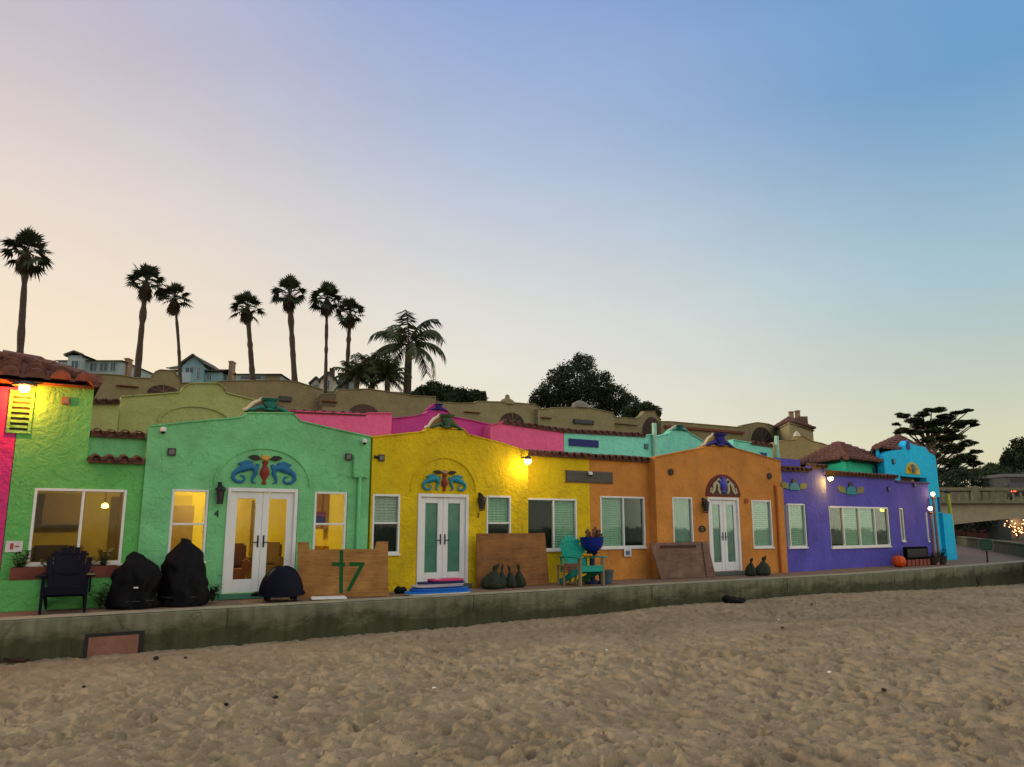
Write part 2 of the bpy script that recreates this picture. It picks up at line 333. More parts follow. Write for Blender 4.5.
# ------------------------------------------------------------------ ground: sand, patio, terrain
WF = [(-26,1.03),(-8,12.19),(7.6,21.9),(10.3,23.6),(14.3,26.6),(20.1,31.2),(34,42.5)]   # seawall front line
wx = np.array([p[0] for p in WF]); wy = np.array([p[1] for p in WF])
def vnoise(x, y, seed):
    rs = np.random.RandomState(seed); T = rs.rand(256, 256)
    xi = np.floor(x).astype(int); yi = np.floor(y).astype(int); fx = x-xi; fy = y-yi
    fx = fx*fx*(3-2*fx); fy = fy*fy*(3-2*fy)
    g = lambda a, b: T[a % 256, b % 256]
    return (g(xi, yi)*(1-fx)+g(xi+1, yi)*fx)*(1-fy)+(g(xi, yi+1)*(1-fx)+g(xi+1, yi+1)*fx)*fy-.5
def pits(x, y, cell, seed, rad, depth, elong=1.6):
    rs = np.random.RandomState(seed); T = rs.rand(6, 128, 128)
    xi = np.floor(x/cell).astype(int); yi = np.floor(y/cell).astype(int); h = np.zeros_like(x)
    for dx in (-1, 0, 1):
        for dy in (-1, 0, 1):
            a, b = (xi+dx) % 128, (yi+dy) % 128
            px = (xi+dx+T[0, a, b])*cell; py = (yi+dy+T[1, a, b])*cell; an = T[2, a, b]*np.pi; s = .6+.8*T[3, a, b]
            ux = (x-px)*np.cos(an)+(y-py)*np.sin(an); uy = -(x-px)*np.sin(an)+(y-py)*np.cos(an)
            d2 = ((ux/elong)**2+uy**2)/(rad*s)**2
            h += depth*T[4, a, b]*(-np.exp(-d2)+.3*np.exp(-(np.sqrt(d2)-1.45)**2*5))
    return h
na, nr = 860, 640
aa = np.radians(np.linspace(-62, 62, na)); rr = np.exp(np.linspace(math.log(2.2), math.log(48), nr))
A, RR = np.meshgrid(aa, rr); X = RR*np.sin(A); Y = RR*np.cos(A)
YW = np.interp(X, wx, wy)
gap = (YW+.12-Y)*.85
clampd = gap < 0
Y = np.where(clampd, YW+.12, Y); gap = np.maximum(gap, 0)
base = np.interp(X, [-12,-6,0,4,9,18,30], [-.55,-.64,-.6,-.5,-.48,-.78,-.95])
tt = np.clip(gap/14, 0, 1); Z = base*(1-tt)+(-.28)*tt
Z += vnoise(X*.35+9, Y*.35, 1)*.22*np.clip(gap/4, .15, 1)+vnoise(X*.9, Y*.9, 2)*.08*np.clip(gap/2, .3, 1)
wxp = X+.12*vnoise(X*3, Y*3, 12); wyp = Y+.12*vnoise(X*3+50, Y*3, 13)
am = .8+.4*(vnoise(X*.5, Y*.5, 31)+.5)
am = 1.45*am*np.clip(.45+gap/2.5, .45, 1)
Z += am*(pits(wxp*.72, wyp, .17, 3, .045, .075)+pits(wxp*.75, wyp, .1, 4, .024, .03)+pits(wxp*.8, wyp, .3, 8, .075, .06))
rid = lambda s_, k: .25-np.abs(vnoise(wxp*s_, wyp*s_, k))
Z += am*(rid(3.4, 5)*.03+rid(8, 6)*.03+rid(17, 16)*.016+vnoise(X*26, Y*26, 7)*.009+vnoise(X*52, Y*52, 17)*.005)
me = bpy.data.meshes.new('sand'); V = np.stack([X, Y, Z], -1).reshape(-1, 3)
idx = (np.arange(nr-1)[:, None]*na+np.arange(na-1)[None, :]).reshape(-1)
keep = ~(clampd[:-1, :-1] & clampd[1:, :-1] & clampd[:-1, 1:] & clampd[1:, 1:]).reshape(-1); idx = idx[keep]
Q = np.stack([idx, idx+1, idx+na+1, idx+na], -1)[:, ::-1]
me.vertices.add(len(V)); me.vertices.foreach_set('co', V.ravel().astype('f'))
me.loops.add(Q.size); me.loops.foreach_set('vertex_index', Q.ravel().astype('i'))
me.polygons.add(len(Q)); me.polygons.foreach_set('loop_start', (np.arange(len(Q))*4).astype('i'))
me.update(calc_edges=True); me.shade_smooth()
sand = bpy.data.objects.new('sand', me); COL.objects.link(sand); tag(sand, kind='structure')
def sand_mat():
    m = bpy.data.materials.new('beach_sand'); m.use_nodes = True; t = m.node_tree; b = t.nodes['Principled BSDF']; lk = t.links
    ge = t.nodes.new('ShaderNodeNewGeometry')
    def noise(s, d): 
        n = t.nodes.new('ShaderNodeTexNoise'); n.inputs['Scale'].default_value = s; n.inputs['Detail'].default_value = d; n.inputs['Roughness'].default_value = .65; lk.new(ge.outputs['Position'], n.inputs['Vector']); return n
    n1 = noise(.8, 5); cr = t.nodes.new('ShaderNodeValToRGB'); e = cr.color_ramp.elements; e[0].position = .3; e[1].position = .7
    e[0].color = (.255,.19,.108,1); e[1].color = (.4,.302,.18,1); lk.new(n1.outputs[0], cr.inputs[0])
    n2 = noise(90, 3); mx = t.nodes.new('ShaderNodeMix'); mx.data_type = 'RGBA'; mx.blend_type = 'OVERLAY'; mx.inputs[0].default_value = .55; lk.new(cr.outputs[0], mx.inputs[6]); lk.new(n2.outputs['Color'], mx.inputs[7])
    bw = t.nodes.new('ShaderNodeRGBToBW'); lk.new(n2.outputs['Color'], bw.inputs[0]); lk.new(bw.outputs[0], mx.inputs[7])
    n3 = noise(3.5, 4); m3 = t.nodes.new('ShaderNodeMix'); m3.data_type = 'RGBA'; mr = t.nodes.new('ShaderNodeMapRange'); mr.inputs['From Min'].default_value = .55; mr.inputs['From Max'].default_value = .8; mr.inputs['To Max'].default_value = .28; lk.new(n3.outputs[0], mr.inputs[0]); lk.new(mr.outputs[0], m3.inputs[0]); lk.new(mx.outputs[2], m3.inputs[6]); m3.inputs[7].default_value = (.16,.155,.075,1)
    lk.new(m3.outputs[2], b.inputs['Base Color']); b.inputs['Roughness'].default_value = .95; b.inputs['Specular IOR Level'].default_value = .15
    n4 = noise(60, 6); bp = t.nodes.new('ShaderNodeBump'); bp.inputs['Strength'].default_value = .8; bp.inputs['Distance'].default_value = .02; lk.new(n4.outputs[0], bp.inputs['Height']); lk.new(bp.outputs[0], b.inputs['Normal'])
    return m
sand.data.materials.append(sand_mat())
far = MB().slab([(-600,-600),(600,-600),(600,900),(-600,900)], -2.2, -1.6).build('ground', mat('far_ground', (.25,.2,.13), .95, .2, .05)); tag(far, kind='structure')
# patio between seawall and cottages, reaching back under the buildings
CONC = mat('patio_concrete', (.2,.125,.085), .9, .2, 2, bump=.4, bscale=30, grime=.35)
pl_pts = [(x-.2*.53, y+.3) for x, y in WF]+[(60,60),(60,75),(-60,75),(-60,30)]
pat = MB().slab(pl_pts, -1.5, -.012).build('patio', CONC); tag(pat, kind='structure')

# hill behind
def hill_h(x, y):
    u = x/max(y, 1)
    lim = np.interp(u, [-.8, -.1, .02, .2, .32, .42, .6], [15.5, 14.5, 12.5, 9.5, 6, 1.2, 0])
    s = np.interp(y, [38, 50, 72, 200], [0, .25, 1, 1.15])
    return float(lim*s)-.3
hb = MB(); nx, ny = 70, 40; xs = np.linspace(-130, 110, nx); ys = np.linspace(38, 220, ny)
for j in range(ny):
    for i in range(nx): hb.v.append((xs[i], ys[j], hill_h(xs[i], ys[j])+random.uniform(-.15, .15)))
hb.f = [(j*nx+i, j*nx+i+1, (j+1)*nx+i+1, (j+1)*nx+i) for j in range(ny-1) for i in range(nx-1)]
hill = hb.build('hill', mat('hillside_scrub', (.05,.055,.02), .95, .4, .6, bump=.8, bscale=2, col2=(.11,.1,.05)), smooth='all'); tag(hill, kind='structure')

# seawall
def offset_line(pts, d):
    out = []
    for i, p in enumerate(pts):
        a = Vector(pts[max(i-1, 0)]); b = Vector(pts[min(i+1, len(pts)-1)]); t = (b-a).normalized(); out.append((p[0]-t.y*d, p[1]+t.x*d))
    return out
def densify(pts, st=.7):
    o = []
    for a, b in zip(pts[:-1], pts[1:]):
        n = max(1, int(math.dist(a, b)/st)); o += [(a[0]+(b[0]-a[0])*k/n, a[1]+(b[1]-a[1])*k/n) for k in range(n)]
    return o+[pts[-1]]
WFd = densify(WF)
prof = [(.035,-1.9),(.03,-.75),(.022,-.34),(.008,-.30),(.0,-.1),(-.002,-.02),(.02,.0),(.5,.004),(.52,-.02),(.52,-1.9)]
wb = MB(); rings = []
for off, z in prof:
    rings.append([(p[0], p[1], z) for p in offset_line(WFd, off)])
n = len(WFd); 
for r in rings:
    for p in r: wb.v.append((p[0]+random.uniform(-.003,.003), p[1]+random.uniform(-.003,.003), p[2]+random.uniform(-.004,.004)))
wb.f = [(k*n+i, k*n+i+1, (k+1)*n+i+1, (k+1)*n+i) for k in range(len(prof)-1) for i in range(n-1)]
def seawall_mat():
    m = mat('seawall_concrete', (.14,.14,.085), .92, .2, 2.5, bump=.8, bscale=14, col2=(.2,.195,.13))  # face base darker than the top strip, its shade put into the colour
    t = m.node_tree; b = t.nodes['Principled BSDF']; lk = t.links; src = b.inputs['Base Color'].links[0].from_socket
    ge = t.nodes.new('ShaderNodeNewGeometry'); n = t.nodes.new('ShaderNodeTexNoise'); n.inputs['Scale'].default_value = 1.1; n.inputs['Detail'].default_value = 8; n.inputs['Roughness'].default_value = .7
    mp = t.nodes.new('ShaderNodeMapping'); mp.inputs['Scale'].default_value = (1, 1, 3); lk.new(ge.outputs['Position'], mp.inputs[0]); lk.new(mp.outputs[0], n.inputs['Vector'])
    sp = t.nodes.new('ShaderNodeSeparateXYZ'); lk.new(ge.outputs['Position'], sp.inputs[0])
    # algae stain: grows on the lower courses, ragged upper edge
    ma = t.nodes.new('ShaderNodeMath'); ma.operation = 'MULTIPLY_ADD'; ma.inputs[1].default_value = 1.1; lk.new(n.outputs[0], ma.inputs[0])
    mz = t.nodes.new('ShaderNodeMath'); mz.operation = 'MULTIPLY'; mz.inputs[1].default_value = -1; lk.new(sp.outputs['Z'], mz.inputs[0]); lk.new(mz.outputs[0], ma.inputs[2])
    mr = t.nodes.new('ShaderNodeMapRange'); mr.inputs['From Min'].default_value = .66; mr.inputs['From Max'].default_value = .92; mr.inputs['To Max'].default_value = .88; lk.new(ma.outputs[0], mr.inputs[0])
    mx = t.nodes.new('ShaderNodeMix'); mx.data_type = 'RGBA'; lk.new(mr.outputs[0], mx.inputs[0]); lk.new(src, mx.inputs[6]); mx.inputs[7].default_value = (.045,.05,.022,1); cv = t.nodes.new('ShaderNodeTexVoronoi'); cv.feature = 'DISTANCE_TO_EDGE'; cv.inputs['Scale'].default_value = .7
    wn = t.nodes.new('ShaderNodeTexNoise'); wn.inputs['Scale'].default_value = 2.5; wn.inputs['Detail'].default_value = 5; lk.new(ge.outputs['Position'], wn.inputs['Vector'])
    wv = t.nodes.new('ShaderNodeVectorMath'); wv.operation = 'MULTIPLY_ADD'; wv.inputs[1].default_value = (.8, .8, .8); lk.new(wn.outputs['Color'], wv.inputs[0]); lk.new(ge.outputs['Position'], wv.inputs[2]); lk.new(wv.outputs[0], cv.inputs['Vector'])
    ck_ = t.nodes.new('ShaderNodeMapRange'); ck_.inputs['From Max'].default_value = .01; ck_.inputs['To Min'].default_value = .6; lk.new(cv.outputs['Distance'], ck_.inputs[0])
    st = t.nodes.new('ShaderNodeTexNoise'); st.inputs['Scale'].default_value = 3; st.inputs['Detail'].default_value = 6; ms = t.nodes.new('ShaderNodeMapping'); ms.inputs['Scale'].default_value = (2.2, 2.2, .35); lk.new(ge.outputs['Position'], ms.inputs[0]); lk.new(ms.outputs[0], st.inputs['Vector'])
    sr = t.nodes.new('ShaderNodeMapRange'); sr.inputs['From Min'].default_value = .35; sr.inputs['From Max'].default_value = .65; sr.inputs['To Min'].default_value = .76; sr.inputs['To Max'].default_value = 1.14; lk.new(st.outputs[0], sr.inputs[0])
    mu = t.nodes.new('ShaderNodeMath'); mu.operation = 'MULTIPLY'; lk.new(sr.outputs[0], mu.inputs[0]); lk.new(ck_.outputs[0], mu.inputs[1])
    sc_ = t.nodes.new('ShaderNodeVectorMath'); sc_.operation = 'SCALE'; lk.new(mx.outputs[2], sc_.inputs[0]); lk.new(mu.outputs[0], sc_.inputs['Scale']); lk.new(sc_.outputs[0], b.inputs['Base Color'])
    return m
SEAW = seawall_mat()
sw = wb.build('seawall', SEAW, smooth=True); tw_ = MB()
ra, rb = offset_line(WFd, .012), offset_line(WFd, .49)
for p in ra+rb: tw_.v.append((p[0], p[1], .0085+random.uniform(-.001,.001)))
tw_.f = [(i, i+1, n+i+1, n+i) for i in range(n-1)]
tw_.build('wall_top', mat('skylit_concrete', (.3,.28,.18), .9, .25, 3, bump=.4, bscale=20, grime=.4), sw)  # paler strip: the sky light on the wall top put into its colour
for fr_ in (.2, .27, .34, .41, .48, .55, .62, .69, .76, .83):
    k_ = int(fr_*n); a_, b2_ = Vector(WFd[k_]), Vector(WFd[k_+1]); d_ = (b2_-a_).normalized(); pn_ = Vector((-d_.y, d_.x)); p_ = a_+pn_*.0
    o = MB().box(-.009, .009, -.004, .04, -.32, .0).build('joint', mat('joint_dark', (.05,.048,.03), .95), sw); o.location = (p_.x, p_.y, 0); o.rotation_euler = (0, 0, math.atan2(d_.y, d_.x))
tag(sw, 'long low stained concrete seawall between the sand and the cottages', 'wall')
# ------------------------------------------------------------------ building kit
FS = (0, 19.45, .62)                    # common line of the front facades
def window(root, s, tl, br, off=0.0, split=None, rails=None, backs=(CURT,), trim=0, depth=.1, fr=.046, noleft=0):
    """white vinyl window; split: pixel xs of mullions; rails: pixel y of a meeting rail; backs: one blind/curtain per light, None = see into the room"""
    r = s.rect(tl, br, off); x0, x1, z0, z1 = r; y = -off
    f = MB(); w_ = fr
    f.box(x0, x0+(.015 if noleft else w_), y-.01, y+.07, z0, z1).box(x1-w_, x1, y-.025, y+.07, z0, z1).box(x0+w_, x1-w_, y-.025, y+.07, z1-w_, z1).box(x0+w_, x1-w_, y-.025, y+.07, z0, z0+w_)
    cuts = [x0]+[s.uv(q, (tl[1]+br[1])/2, off)[0] for q in (split or [])]+[x1]
    for c in cuts[1:-1]: f.box(c-w_/2, c+w_/2, y-.018, y+.066, z0+w_, z1-w_)
    zr = None
    if rails:
        zr = s.uv(tl[0], rails, off)[1]; f.box(x0+w_, x1-w_, y-.015, y+.06, zr-w_*.45, zr+w_*.45)
    W = f.build('window', WHITE, root, bevel=.006)
    g = MB(); g.box(x0+w_*.8, x1-w_*.8, y+.028, y+.034, z0+w_*.8, z1-w_*.8); g.build('pane', GLASS, W)
    k = 0
    for a, b in zip(cuts[:-1], cuts[1:]):
        zz = [(z0, z1)] if zr is None else [(zr, z1), (z0, zr)]
        for (q0, q1) in zz:
            bm_ = backs[k % len(backs)]; k += 1
            if bm_ is None: continue
            c = MB(); nn = 26
            for i in range(nn):            # gently folded cloth / slats
                xa = a+w_*.4+(b-a-w_*.8)*i/nn; xb = a+w_*.4+(b-a-w_*.8)*(i+1)/nn; ya = y+.075+.008*math.sin(i*1.3); yb = y+.075+.008*math.sin((i+1)*1.3)
                c.add([(xa,ya,q0+.01),(xb,yb,q0+.01),(xb,yb,q1-.01),(xa,ya,q1-.01)], [(0,1,2,3)])
            c.build('blind' if bm_ in (CURT, CURTB) else 'curtain', bm_, W)
    if trim:
        MB().box(x1, x1+.07, y-.012, y+.02, z0-.03, z1+.03).build('dark_edge', DARK, W)  # thin dark strip along the right edge of the frame
    sl = MB().box(x0-.03, x1+.03, y-.05, y+.02, z0-.045, z0-.001).build('sill', WHITE, W, bevel=.006)
    return r
def doors(root, s, tl, br, off=0.0, back=None):
    x0, x1, z0, z1 = s.rect(tl, br, off); z0 = .1; y = -off; w_ = .075
    f = MB().box(x0, x0+w_, y-.03, y+.12, z0, z1).box(x1-w_, x1, y-.03, y+.12, z0, z1).box(x0+w_, x1-w_, y-.03, y+.12, z1-w_, z1)
    DF = f.build('door_frame', WHITE, root, bevel=.008)
    MB().box(x0-.06, x1+.06, y-.12, y+.12, .0, z0-.002).build('doorstep', mat('step_green', (.06,.2,.12), .9) if back is None else mat('step_grey', (.1,.12,.1), .9), root)
    xm = (x0+x1)/2
    for sgn, (a, b) in ((-1, (x0+w_, xm-.002)), (1, (xm+.002, x1-w_))):
        st = .135; zb = z0+.27; zt = z1-w_-.14
        d = MB().box(a, a+st, y+.02, y+.065, z0+.01, z1-w_-.004).box(b-st, b, y+.02, y+.065, z0+.01, z1-w_-.004).box(a+st, b-st, y+.02, y+.065, z0+.01, zb).box(a+st, b-st, y+.02, y+.065, zt, z1-w_-.004)
        D = d.build('door', WHITE, root, bevel=.006)
        MB().box(a+st-.01, b-st+.01, y+.04, y+.046, zb-.01, zt+.01).build('pane', GLASS, D)
        if back: MB().box(a+st-.02, b-st+.02, y+.07, y+.076, zb-.02, zt+.02).build('curtain', back, D)
        hx = (b-.055) if sgn < 0 else (a+.055)
        h = MB().box(hx-.016, hx+.016, y+.008, y+.02, 1.0, 1.24).bar((hx, y-.005, 1.1), (hx, y+.02, 1.1), .02, .02).bar((hx, y-.012, 1.1), (hx+sgn*.1, y-.012, 1.1), .016, .02)
        h.build('handle', DARK, D)
    return (x0, x1, z0, z1)
def shell(root, s0, s1, y0, depth, zt, wallm, zb=-.02, roofz=None):
    """side and rear walls plus flat roof"""
    b = MB().box(s0, s0+.15, y0+.2, y0+depth, zb, zt).box(s1-.15, s1, y0+.2, y0+depth, zb, zt).box(s0+.15, s1-.15, y0+depth-.15, y0+depth, zb, zt)
    b.build('rear_walls', wallm, root)
    MB().box(s0+.15, s1-.15, y0+.201, y0+depth-.15, (roofz or zt-.3)-.15, (roofz or zt-.3)).build('roof', ROOFM, root)
def room(root, s0, s1, y0, depth, m, zt=2.6, light=0, lc=(1,.7,.28), lx=None):
    b = MB(); y1 = y0+depth
    b.add([(s0,y0,.1),(s1,y0,.1),(s1,y1,.1),(s0,y1,.1)], [(0,1,2,3)]).add([(s0,y0,zt),(s1,y0,zt),(s1,y1,zt),(s0,y1,zt)], [(3,2,1,0)])
    b.add([(s0,y0,.1),(s0,y1,.1),(s0,y1,zt),(s0,y0,zt)], [(0,1,2,3)]).add([(s1,y0,.1),(s1,y1,.1),(s1,y1,zt),(s1,y0,zt)], [(3,2,1,0)]).add([(s0,y1,.1),(s1,y1,.1),(s1,y1,zt),(s0,y1,zt)], [(0,1,2,3)])
    b.build('interior', m, root)
    if light:
        x = lx if lx is not None else (s0+s1)/2
        sh = MB().lathe([(.03,.12),(.16,.1),(.18,.0),(.03,-.01)], (x, y0+depth*.5, zt-.15), 16).build('ceiling_lamp', mat('warm_lamp_shade', (1,.8,.5), emit=(1,.7,.3), es=4), root, smooth=True)
        lamp((x, y0+depth*.5, zt-.32), light, lc, .12, root)
def tile_row(root, pts, y, name='tile_row', m=TILED, r=.085, length=.36, pitch=.235, out=.16):
    """barrel tiles capping a wall, butts towards the viewer; pts: [(s,z),(s,z)]"""
    (a, za), (b, zb) = pts; n = max(1, round((b-a)/pitch)); t = MB()
    for i in range(n):
        x = a+(b-a)*(i+.5)/n; z = za+(zb-za)*(i+.5)/n+random.uniform(-.012, .012); rr_ = r*random.uniform(.93, 1.06); yy = random.uniform(-.015, .015)
        for (r1, zo, up) in ((rr_, 0, 1),):
            seg = 7; vs = []
            for (yq, rq, zq) in ((y-out+yy, r1*1.12, 0), (y-out+length, r1*.9, .07)):
                for ro in (rq, rq*.8):
                    for k in range(seg+1):
                        an = math.pi*k/seg; vs.append((x+ro*math.cos(an), yq, z+zq+ro*math.sin(an)))
            S = seg+1; fs = []
            for k in range(seg):
                fs += [(k, k+1, S*2+k+1, S*2+k), (S+k+1, S+k, S*3+k, S*3+k+1), (k+1, k, S+k, S+k+1)]
            t.add(vs, fs)
        if i == n-1: continue
        xp = x+(b-a)/n/2
        t.add([(xp-.07, y-out+.02, z+.01),(xp+.07, y-out+.02, z+.01),(xp+.07, y-out+length, z+.07),(xp-.07, y-out+length, z+.07),(xp, y-out+.02, z-.03),(xp, y-out+length, z+.03)], [(0,4,5,3),(4,1,2,5)])
    t.prism([(a, za-.05), (b, zb-.05), (b, zb+r*.75), (a, za+r*.75)], y-out*.55, y+.2)
    return t.build(name, m, root, smooth=True)
def tiled_slope(mb, P, Q, Rr, S, nu, nv, r):
    """tiles on the quad P(eave left) Q(eave right) R(top right) S(top left)"""
    P, Q, Rr, S = map(Vector, (P, Q, Rr, S)); nrm = (Q-P).cross(S-P).normalized()
    if nrm.z < 0: nrm = -nrm
    eave = (Q-P).length; ax = (Q-P).normalized()
    tops = (Rr-S)
    for i in range(nu):
        c = eave*(i+.5)/nu
        for j in range(nv):
            v0 = j/nv; v1 = (j+1)/nv
            def edge(v): 
                l = P+(S-P)*v; rr_ = Q+(Rr-Q)*v; return (l-P).dot(ax), (rr_-P).dot(ax), l
            l0, r0, pl = edge(v0); l1, r1, _ = edge((v0+v1)/2)
            if c < l1-.02 or c > r1+.02: continue
            dn = None; b0 = pl+ax*(c-l0)
            up = (S-P)-(S-P).dot(ax)*ax
            p0 = b0-up*(.18/nv)+nrm*(.035*(1)+random.uniform(0, .012)); p1 = b0+up/nv+nrm*.0
            seg = 6; vs = []; rx = r*random.uniform(.94, 1.05)
            for (p_, q) in ((p0, rx*1.1), (p1, rx*.85)):
                for ro in (q, q*.8):
                    for k in range(seg+1):
                        an = math.pi*k/seg; vs.append(p_+ax*ro*math.cos(an)+nrm*ro*math.sin(an))
            W = seg+1; fs = []
            for k in range(seg): fs += [(k, k+1, 2*W+k+1, 2*W+k), (k+1, k, W+k, W+k+1)]
            fs.append(tuple(range(W, 2*W)))
            mb.add(vs, fs)
    mb.add([P, Q, Rr, S], [(0,1,2,3)])
def hip_roof(root, x0, x1, y0, y1, z0, ridge, zt, name='roof', pitch=.26, rowl=.38, m=TILE, faces='fl'):
    """ridge: ((xa,ya),(xb,yb))"""
    (xa, ya), (xb, yb) = ridge; A_, B_ = Vector((xa, ya, zt)), Vector((xb, yb, zt)); b = MB()
    c = [Vector((x0,y0,z0)), Vector((x1,y0,z0)), Vector((x1,y1,z0)), Vector((x0,y1,z0))]
    def sl(P, Q, T, S):
        nu = max(2, round((Q-P).length/pitch)); h = ((S+T)/2-(P+Q)/2).length; tiled_slope(b, P, Q, T, S, nu, max(2, round(h/rowl)), pitch*.42)
    sl(c[0], c[1], B_, A_); sl(c[3], c[0], A_, A_) if 1 else None; sl(c[1], c[2], B_, B_); sl(c[2], c[3], A_, B_)
    b.add([c[0]-Vector((0,0,.06)), c[1]-Vector((0,0,.06)), c[2]-Vector((0,0,.06)), c[3]-Vector((0,0,.06))], [(3,2,1,0)])
    for p, q in ((c[0], A_), (c[1], B_), (c[2], B_), (c[3], A_), (A_, B_)):
        if (q-p).length > .05:
            n_ = max(1, int((q-p).length/.35))
            for k in range(n_): b.tube([p+(q-p)*k/n_+Vector((0,0,.05)), p+(q-p)*(k+1.1)/n_+Vector((0,0,.03))], [pitch*.34, pitch*.28], 7)
    return b.build(name, m, root, smooth=True)
def finial(root, s, L0, R0, top, off=0.0, urn=UTEAL, band=BROWNP, scroll=CREAM, side=True):
    """moulded crest on the parapet: scroll on the left, brown band, coloured urn and wings"""
    (a, za), (b, zb) = s.uv(*L0, off), s.uv(*R0, off); zt = s.uv((L0[0]+R0[0])/2, top, off)[1]; y = -off
    h = zt-max(za, zb); w_ = b-a; z0 = max(za, zb)-.03
    bell = [(0,0),(.07,.1),(.13,.35),(.2,.62),(.3,.8),(.36,.92),(.64,.92),(.7,.8),(.8,.62),(.87,.35),(.93,.1),(1,0)]
    F_ = MB().prism([(a+w_*(.02+.96*p), z0+h*q) for p, q in bell], y+.0, y+.2).build('finial', band, root, bevel=.012)
    MB().tube([(a+w_*p, y+.02, z0+h*q+.02) for p, q in ((-.02,.02),(.07,.1),(.12,.35),(.19,.62),(.29,.8),(.34,.94),(.42,.98))], [.03,.042,.036,.042,.036,.045,.02], 8).build('scroll', scroll, F_, smooth='all')
    cx = (a+b)/2+.01
    u = MB().lathe([(.05*w_,0),(.13*w_,h*.06),(.07*w_,h*.2),(.13*w_,h*.5),(.14*w_,h*.66),(.09*w_,h*.74),(.19*w_,h*.9),(.2*w_,h*.97),(.02,h*.99)], (cx, y-.05, z0+.03), 14, 1, .6)
    u.build('urn', urn, F_, smooth=True)
    for sg in (-1, 1):
        MB().tube([(cx+sg*w_*.08, y-.03, z0+h*.2), (cx+sg*w_*.17, y-.04, z0+h*.42), (cx+sg*w_*.25, y-.04, z0+h*.3), (cx+sg*w_*.35, y-.03, z0+h*.14), (cx+sg*w_*.44, y-.02, z0+.03)], [.03*w_,.045*w_,.04*w_,.035*w_,.01*w_], 8).build('wing', urn, F_, smooth='all')
def seahorse_relief(root, cx, z0, w_, h, y, c1=UBLUE, c2=URED, c3=UGOLD, y3=None):
    """two curled sea creatures facing a red urn with a gold top: three reliefs in plaster"""
    plate = MB(); 
    U = MB().lathe([(.02,0),(.04*w_,.02*h),(.02*w_,.12*h),(.075*w_,.33*h),(.07*w_,.45*h),(.03*w_,.62*h),(.055*w_,.74*h),(.01,.76*h)], (cx, y, z0), 12, 1, .5).build('urn_relief', c2, root, smooth=True)
    g = MB().ball((cx, y, z0+.84*h), .06*w_, .03, .075*h, 10)
    for k in range(5):
        a = math.pi*(k+.5)/5; g.ball((cx+math.cos(a)*.06*w_, y, z0+h*.84+math.sin(a)*.08*h), .03*w_, .025, .04*h, 8)
    g.build('crest', c3, U, smooth='all')
    for sg in (-1, 1):
        lf = MB(); lf.prism([(cx+sg*.07*w_, z0+.8*h), (cx+sg*.12*w_, z0+.93*h), (cx+sg*.2*w_, z0+.94*h), (cx+sg*.27*w_, z0+.88*h), (cx+sg*.17*w_, z0+.76*h)][::sg], y-.025, y+.01)
        lf.build('leaf', mat('relief_dark', (.03,.025,.02), .7), U)
    for sg in (-1, 1):
        P = lambda a, b: (cx+sg*a*w_, y-.01, z0+b*h)
        m = MB().tube([P(.13,.03), P(.19,.08), P(.18,.2), P(.14,.36), P(.16,.52), P(.23,.56), P(.32,.5), P(.4,.44), P(.47,.32), P(.48,.18), P(.42,.07), P(.34,.06), P(.3,.14), P(.32,.25), P(.38,.27)],
                      [q*w_*.82 for q in (.01,.022,.03,.042,.055,.068,.07,.058,.045,.038,.032,.026,.022,.018,.01)], 9, .6)
        m.tube([P(.13,.5), P(.11,.64), P(.09,.62)], [.03*w_,.028*w_,.01*w_], 8, .7)
        m.prism([(cx+sg*a*w_, z0+b*h) for a, b in ((.16,.52), (.2,.72), (.3,.76), (.42,.66), (.36,.56))][::sg], y-.035, y+.01)
        m.build('seahorse_relief', c1, root, smooth=True)
def wall_box(root, s, c, sz, off=0.0, name='vent', m=GREY, d=.05, slats=0):
    a, z = s.uv(*c, off); y = -off
    b = MB().box(a-sz/2, a+sz/2, y-d, y-.001, z-sz/2, z+sz/2)
    o = b.build(name, m, root, bevel=.008)
    MB().lathe([(sz*.3,0),(sz*.26,.012),(sz*.1,.015)], (0,0,0), 12)
    q = MB().box(a-sz*.3, a+sz*.3, y-d-.008, y-d, z-sz*.3, z+sz*.3).build('grille', mat('grey_mesh', (.16,.15,.13), .6), o)
    return o
def sec_camera(root, s, c, off=0.0):
    a, z = s.uv(*c, off); y = -off
    o = MB().lathe([(.05,0),(.06,.03),(.055,.07),(.02,.09)], (a, y-.09, z), 12).bar((a, y-.09, z+.07), (a, y+.01, z+.09), .03, .03).build('security_camera', WHITE, root, smooth=True)
    MB().ball((a, y-.09, z-.005), .045).build('lens', DARK, o, smooth='all')
def lantern(root, s, c, off=0.0, sc=1.0):
    a, z = s.uv(*c, off); y = -off-.12*sc
    o = MB().lathe([(.02,.26),(.03,.22),(.1,.17),(.11,.13),(.02,.125)], (a, y, z), 8, sc, sc).lathe([(.06,-.14),(.07,-.12),(.03,-.11)], (a, y, z), 8, sc, sc)
    for k in range(4):
        an = math.pi/4+k*math.pi/2; o.bar((a+.09*sc*math.cos(an), y+.09*sc*math.sin(an), z+.14), (a+.06*sc*math.cos(an), y+.06*sc*math.sin(an), z-.12), .012, .012)
    o.bar((a, y, z+.24), (a, y+.12*sc, z+.28), .02, .02).bar((a, y+.11*sc, z+.3), (a, y+.11*sc, z+.05), .07, .02)
    q = o.build('wall_lantern', DARK, root)
    MB().lathe([(.055,-.1),(.08,.12)], (a, y, z), 8, sc, sc).build('lantern_glass', mat('lantern_glass', (.05,.045,.035), .25), q)
